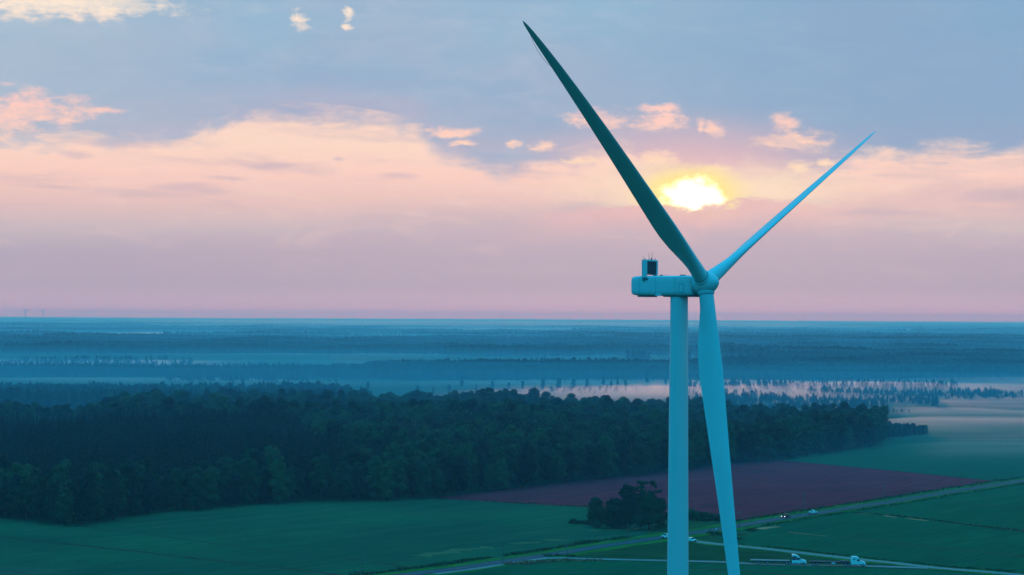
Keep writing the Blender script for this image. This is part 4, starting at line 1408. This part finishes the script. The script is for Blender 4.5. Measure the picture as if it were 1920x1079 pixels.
for a in [(678, 1092, 1050, 'utility pole cut by the bottom edge of the green field'), (942, 1057, 1018, 'tall utility pole beside the road apron in the lower middle'),
          (1063, 1041, 1019, 'short pale utility pole at the junction of road and gravel track'), (1177, 1014, 983, 'utility pole in front of the roadside tree clump'),
          (1386, 991, 959, 'utility pole seen against the maroon field just right of the lowered blade'), (1508.5, 957, 923, 'utility pole rising behind the white pickup on the main road'),
          (1659, 936, 911, 'utility pole at the maroon field edge, second from the right'), (1803, 911, 888, 'farthest utility pole at the pointed right tip of the maroon field')]:
    utility_pole(*a)
x_, y_ = gnd(852, 1073)
t = empty('warning_sign', (x_, y_, .1), 0)
tag(t, 'small yellow diamond warning sign on a post beside the main road', 'road sign')
bm = bmesh.new(); cyl(bm, (0, 0, 0), (0, 0, 2.1), .05, .05, 8); bm_obj('post', bm, M['steel'], t)
bm = bmesh.new(); box(bm, -.5, .5, -.05, -.02, -.5, .5, .01); o = bm_obj('sign_plate', bm, M['sign'], t); o.location = (0, 0, 2.3); o.rotation_euler = (0, R(45), 0)
x_, y_ = gnd(1343, 996)
t = empty('roadside_marker', (x_, y_, .12), 0)
tag(t, 'small white roadside marker beside the main road left of the lowered blade', 'road sign')
bm = bmesh.new(); cyl(bm, (0, 0, 0), (0, 0, 1.0), .04, .04, 8); bm_obj('post', bm, M['steel'], t)
bm = bmesh.new(); box(bm, -.35, .35, -.05, -.01, .6, 1.15, .01); bm_obj('sign_plate', bm, M['white'], t)


def at_dist(px_, d):
    u, v = ray(px_, 600)
    return u * d, d


def far_turbine(px_, d, yhub, yb, rot0, label):
    x_, _ = at_dist(px_, d)
    zb = float(terrain(x_, d))
    zh = CAM_H + ray(px_, yhub)[1] * d
    t = empty('wind_turbine', (x_, d, zb))
    tag(t, label, 'wind turbine', 'small far wind turbines on the skyline')
    h = zh - zb
    bm = bmesh.new(); cyl(bm, (0, 0, 0), (0, 0, h), 3.2, 1.9, 16); bm_obj('tower', bm, M['steel'], t, True, 40)
    bm = bmesh.new(); box(bm, -2, 2, -5, 8, h - 1.8, h + 2.2, .3); bm_obj('nacelle', bm, M['steel'], t)
    bm = bmesh.new(); cyl(bm, (0, -5, h), (0, -8.5, h), 2.3, 1.0, 16); bm_obj('hub', bm, M['steel'], t, True, 40)
    for k in range(3):
        a = rot0 + k * 2 * math.pi / 3
        bm = bmesh.new()
        dv, tv = Vector((math.sin(a), 0, math.cos(a))), Vector((math.cos(a), 0, -math.sin(a)))
        o0 = Vector((0, -6.8, h))
        loft(bm, [[o0 + dv * s + tv * (x * c) + Vector((0, y * c * .35, 0)) for x, y in ((-.5, 0), (-.1, .5), (.5, 0), (-.1, -.5))] for s, c in ((1, 3.0), (9, 6.0), (30, 4.2), (48, 1.2))])
        bm_obj('blade', bm, M['steel'], t)


far_turbine(48, 22000, 583, 597, R(-48), 'tiny far wind turbine nearest the left edge of the skyline')
far_turbine(80.5, 22000, 583, 597, R(42), 'tiny far wind turbine to the right of its twin on the left skyline')

for px_, ytop, d, lab in ((941, 586, 16000, 'thin lattice radio mast on the skyline left of the turbine'), (1507.5, 593, 16000, 'thin radio mast on the skyline right of the turbine')):
    x_, _ = at_dist(px_, d); zb = float(terrain(x_, d)); h = CAM_H + ray(px_, ytop)[1] * d - zb
    t = empty('radio_mast', (x_, d, zb)); tag(t, lab, 'mast')
    for i in range(3):
        a = i * 2.094
        bm = bmesh.new()
        cyl(bm, (1.2 * math.cos(a), 1.2 * math.sin(a), 0), (.7 * math.cos(a), .7 * math.sin(a), h), .22, .2, 6)
        bm_obj('mast_leg', bm, M['steel'], t)
    bm = bmesh.new()
    n = int(h / 3)
    for j in range(n):
        for i in range(3):
            a, b_ = i * 2.094, (i + 1) * 2.094
            z0, z1 = h * j / n, h * (j + 1) / n
            cyl(bm, (1.0 * math.cos(a), 1.0 * math.sin(a), z0), (1.0 * math.cos(b_), 1.0 * math.sin(b_), z1), .12, .12, 4, False)
    bm_obj('lattice', bm, M['steel'], t)

x_, _ = at_dist(1703, 11500); zb = float(terrain(x_, 11500))
t = empty('water_tower', (x_, 11500, zb)); tag(t, 'tiny white water tower on legs standing above the far woods', 'water tower')
zt = CAM_H + ray(1703, 617)[1] * 11500 - zb
bm = bmesh.new()
loft(bm, [[(r * math.cos(a), r * math.sin(a), zt + z) for a in np.linspace(0, 2 * math.pi, 24, endpoint=False)] for r, z in ((2, -13), (7, -11.5), (9.6, -8.5), (10, -5), (9, -2), (5, -.4), (1, 0))])
bm_obj('tank', bm, M['white'], t, True)
for i in range(6):
    a = i * math.pi / 3
    bm = bmesh.new(); cyl(bm, (10 * math.cos(a), 10 * math.sin(a), 0), (8.5 * math.cos(a), 8.5 * math.sin(a), zt - 8), .6, .5, 8); bm_obj('leg', bm, M['white'], t)
bm = bmesh.new(); cyl(bm, (0, 0, 0), (0, 0, zt - 12), 1.2, 1.2, 12); bm_obj('riser_pipe', bm, M['white'], t)


def shed(px_, d, w, l, h, rh, label):
    x_, _ = at_dist(px_, d); z = float(terrain(x_, d))
    t = empty('farm_shed', (x_, d, z), R(12)); tag(t, label, 'shed')
    bm = bmesh.new(); box(bm, -l / 2, l / 2, -w / 2, w / 2, -1, h); bm_obj('wall', bm, M['white'], t)
    bm = bmesh.new(); prism(bm, [(-w / 2 - .6, h + .02), (0, h + rh), (w / 2 + .6, h + .02)], -l / 2 - .5, l / 2 + .5)
    o = bm_obj('roof', bm, M['white'], t); o.rotation_euler = (0, 0, R(90))
    bm = bmesh.new(); box(bm, -3, 3, -w / 2 - .1, -w / 2 + .1, 0, h * .7); bm_obj('door', bm, M['steel'], t)


shed(1773, 8600, 16, 26, 15, 6, 'small white farm shed among the far woods on the right')
shed(1909, 7600, 18, 24, 14, 7, 'pale roofed farm shed at the right edge among far woods')

# ------------------------------------------------------------------ mist and haze


def mist_mat(name, dens, aniso, col):
    m = bpy.data.materials.new(name); m.use_nodes = True
    t = m.node_tree; t.nodes.clear()
    o = t.nodes.new('ShaderNodeOutputMaterial'); v = t.nodes.new('ShaderNodeVolumePrincipled')
    v.inputs['Color'].default_value = col
    v.inputs['Density'].default_value = dens
    v.inputs['Anisotropy'].default_value = aniso
    v.inputs['Absorption Color'].default_value = (1, 1, 1, 1)
    t.links.new(v.outputs[0], o.inputs['Volume'])
    return m


M['mist'] = mist_mat('mist', 0.0034, 0.80, (0.98, 0.92, 1.0, 1))
M['thin_mist'] = mist_mat('thin_mist', 0.0045, 0.45, (0.95, 0.97, 1.0, 1))


def mist(x0, x1, y0, y1, T, m, label, seed, cover=0.42, nx=90, ny=60, stretch=5.0, gs=110.0):
    """a low bank of ground mist: closed shell whose depth swells and thins to nothing"""
    xs = np.linspace(x0, x1, nx); tt = np.linspace(0, 1, ny)
    da, db = gnd((x0 + x1) / 2, y1)[1], gnd((x0 + x1) / 2, y0)[1]
    pts = np.zeros((ny, nx, 2))
    for j, t_ in enumerate(tt):
        d = da * (db / da) ** t_
        for i, xx in enumerate(xs):
            u, _ = ray(xx, 600)
            pts[j, i] = (u * d, d)
    ex = np.minimum(1, np.minimum(np.arange(nx), np.arange(nx)[::-1]) / (nx * .34))
    ey = np.minimum(1, np.minimum(np.arange(ny), np.arange(ny)[::-1]) / (ny * .42))
    e = (ex * ex * (3 - 2 * ex))[None, :] * (ey * ey * (3 - 2 * ey))[:, None]
    n = fbm(pts * np.array([1 / stretch, 1.0]) + 1000, gs, seed, 4)
    h = T * np.clip(e * 0.9 + (n - cover) * 2.2, 0, 1.4)
    h = h * e + 0.01
    z0 = terrain(pts[..., 0], pts[..., 1]) + 0.35
    top = np.concatenate([pts, (z0 + h)[..., None]], -1).reshape(-1, 3)
    bot = np.concatenate([pts, z0[..., None]], -1).reshape(-1, 3)
    k = nx * ny
    F = []
    for j in range(ny - 1):
        for i in range(nx - 1):
            a, b_, c_, d_ = j * nx + i, j * nx + i + 1, (j + 1) * nx + i + 1, (j + 1) * nx + i
            F.append((a, b_, c_, d_)); F.append((k + d_, k + c_, k + b_, k + a))
    ring = [i for i in range(nx)] + [j * nx + nx - 1 for j in range(1, ny)] + [(ny - 1) * nx + i for i in range(nx - 2, -1, -1)] + [j * nx for j in range(ny - 2, 0, -1)]
    for a, b_ in zip(ring, ring[1:] + ring[:1]):
        F.append((b_, a, k + a, k + b_))
    o = mesh_obj('mist', np.vstack([top, bot]), F, m)
    tag(o, label, 'mist', None, 'stuff')
    return o


mist(620, 2500, 672, 800, 8.5, M['mist'], 'pink ground mist behind the dark wood', 41, .55, 150, 150, 2.4, 150)
mist(1480, 2300, 735, 850, 7.0, M['mist'], 'pale ground mist over the far right field', 43, .60, 110, 120, 2.2, 120)
mist(1640, 2100, 808, 874, 2.6, M['thin_mist'], 'thin veils of mist on the far green field', 45, .55, 110, 110, 5.0, 55)
mist(600, 2100, 712, 730, 3.0, M['thin_mist'], 'faint mist along the tree row', 47, .40)
mist(-150, 760, 708, 724, 3.0, M['thin_mist'], 'faint strip of mist between woods on the left', 49, .38)
mist(-150, 480, 674, 694, 5.0, M['thin_mist'], 'pale mist among the dotted plantation on the left', 51, .36)
mist(-300, 260, 1050, 1110, 0.9, M['thin_mist'], 'faint mist on the near left corner of the green field', 53, .42, gs=30)
mist(-700, 2700, 607, 706, 8.0, M['thin_mist'], 'mist lying between the far woods', 55, .62, 170, 170, 2.0, 420)

M['low_haze'] = mist_mat('low_haze', 5.0e-4, 0.0, (0.12, 0.66, 1.0, 1))
bx = np.concatenate([np.linspace(1000, 4200, 46), np.linspace(4600, 12000, 20), np.linspace(13000, 43500, 24)])
wx = np.linspace(-1, 1, 60)
pts = np.array([[(w * (900 + 0.32 * d), d) for w in wx] for d in bx])
rise = np.clip((pts[..., 1] - 1000) / 800, 0, 1) ** 1.2
thick = np.interp(pts[..., 1], [1000, 2300, 3200, 6000, 12000, 44000], [56, 42, 24, 26, 32, 42])
hh = thick * (0.75 + 0.5 * fbm(pts * np.array([.4, 1.0]), 700, 91)) * rise + 0.02
z0 = terrain(pts[..., 0], pts[..., 1])
nb_, nw = len(bx), len(wx)
top = np.concatenate([pts, (z0 + hh + .4)[..., None]], -1).reshape(-1, 3)
bot = np.concatenate([pts, (z0 + .4)[..., None]], -1).reshape(-1, 3)
k = nb_ * nw
F = []
for j in range(nb_ - 1):
    for i in range(nw - 1):
        a, b_, c_, d_ = j * nw + i, j * nw + i + 1, (j + 1) * nw + i + 1, (j + 1) * nw + i
        F += [(a, b_, c_, d_), (k + d_, k + c_, k + b_, k + a)]
ring = list(range(nw)) + [j * nw + nw - 1 for j in range(1, nb_)] + [(nb_ - 1) * nw + i for i in range(nw - 2, -1, -1)] + [j * nw for j in range(nb_ - 2, 0, -1)]
for a, b_ in zip(ring, ring[1:] + ring[:1]):
    F.append((b_, a, k + a, k + b_))
o = mesh_obj('low_haze', np.vstack([top, bot]), F, M['low_haze'])
tag(o, 'low blue haze lying over the country beyond the dark wood', 'haze', None, 'stuff')

M['far_mist'] = mist_mat('far_mist', 2.0e-4, 0.6, (1.0, 0.95, 0.97, 1))
mist(-350, 2270, 602.6, 634, 26.0, M['far_mist'], 'pale lavender mist veiling the country below the skyline', 57, .2, 60, 60, 2.0, 3000)

hz = bmesh.new()
box(hz, -17000, 17000, -3500, 45500, -9.0, 178.0)
haze = bm_obj('haze', hz, mist_mat('haze_air', 0.85e-4, 0.35, (0.24, 0.68, 1.0, 1)))
tag(haze, 'blue morning haze filling the air', 'haze', None, 'stuff')
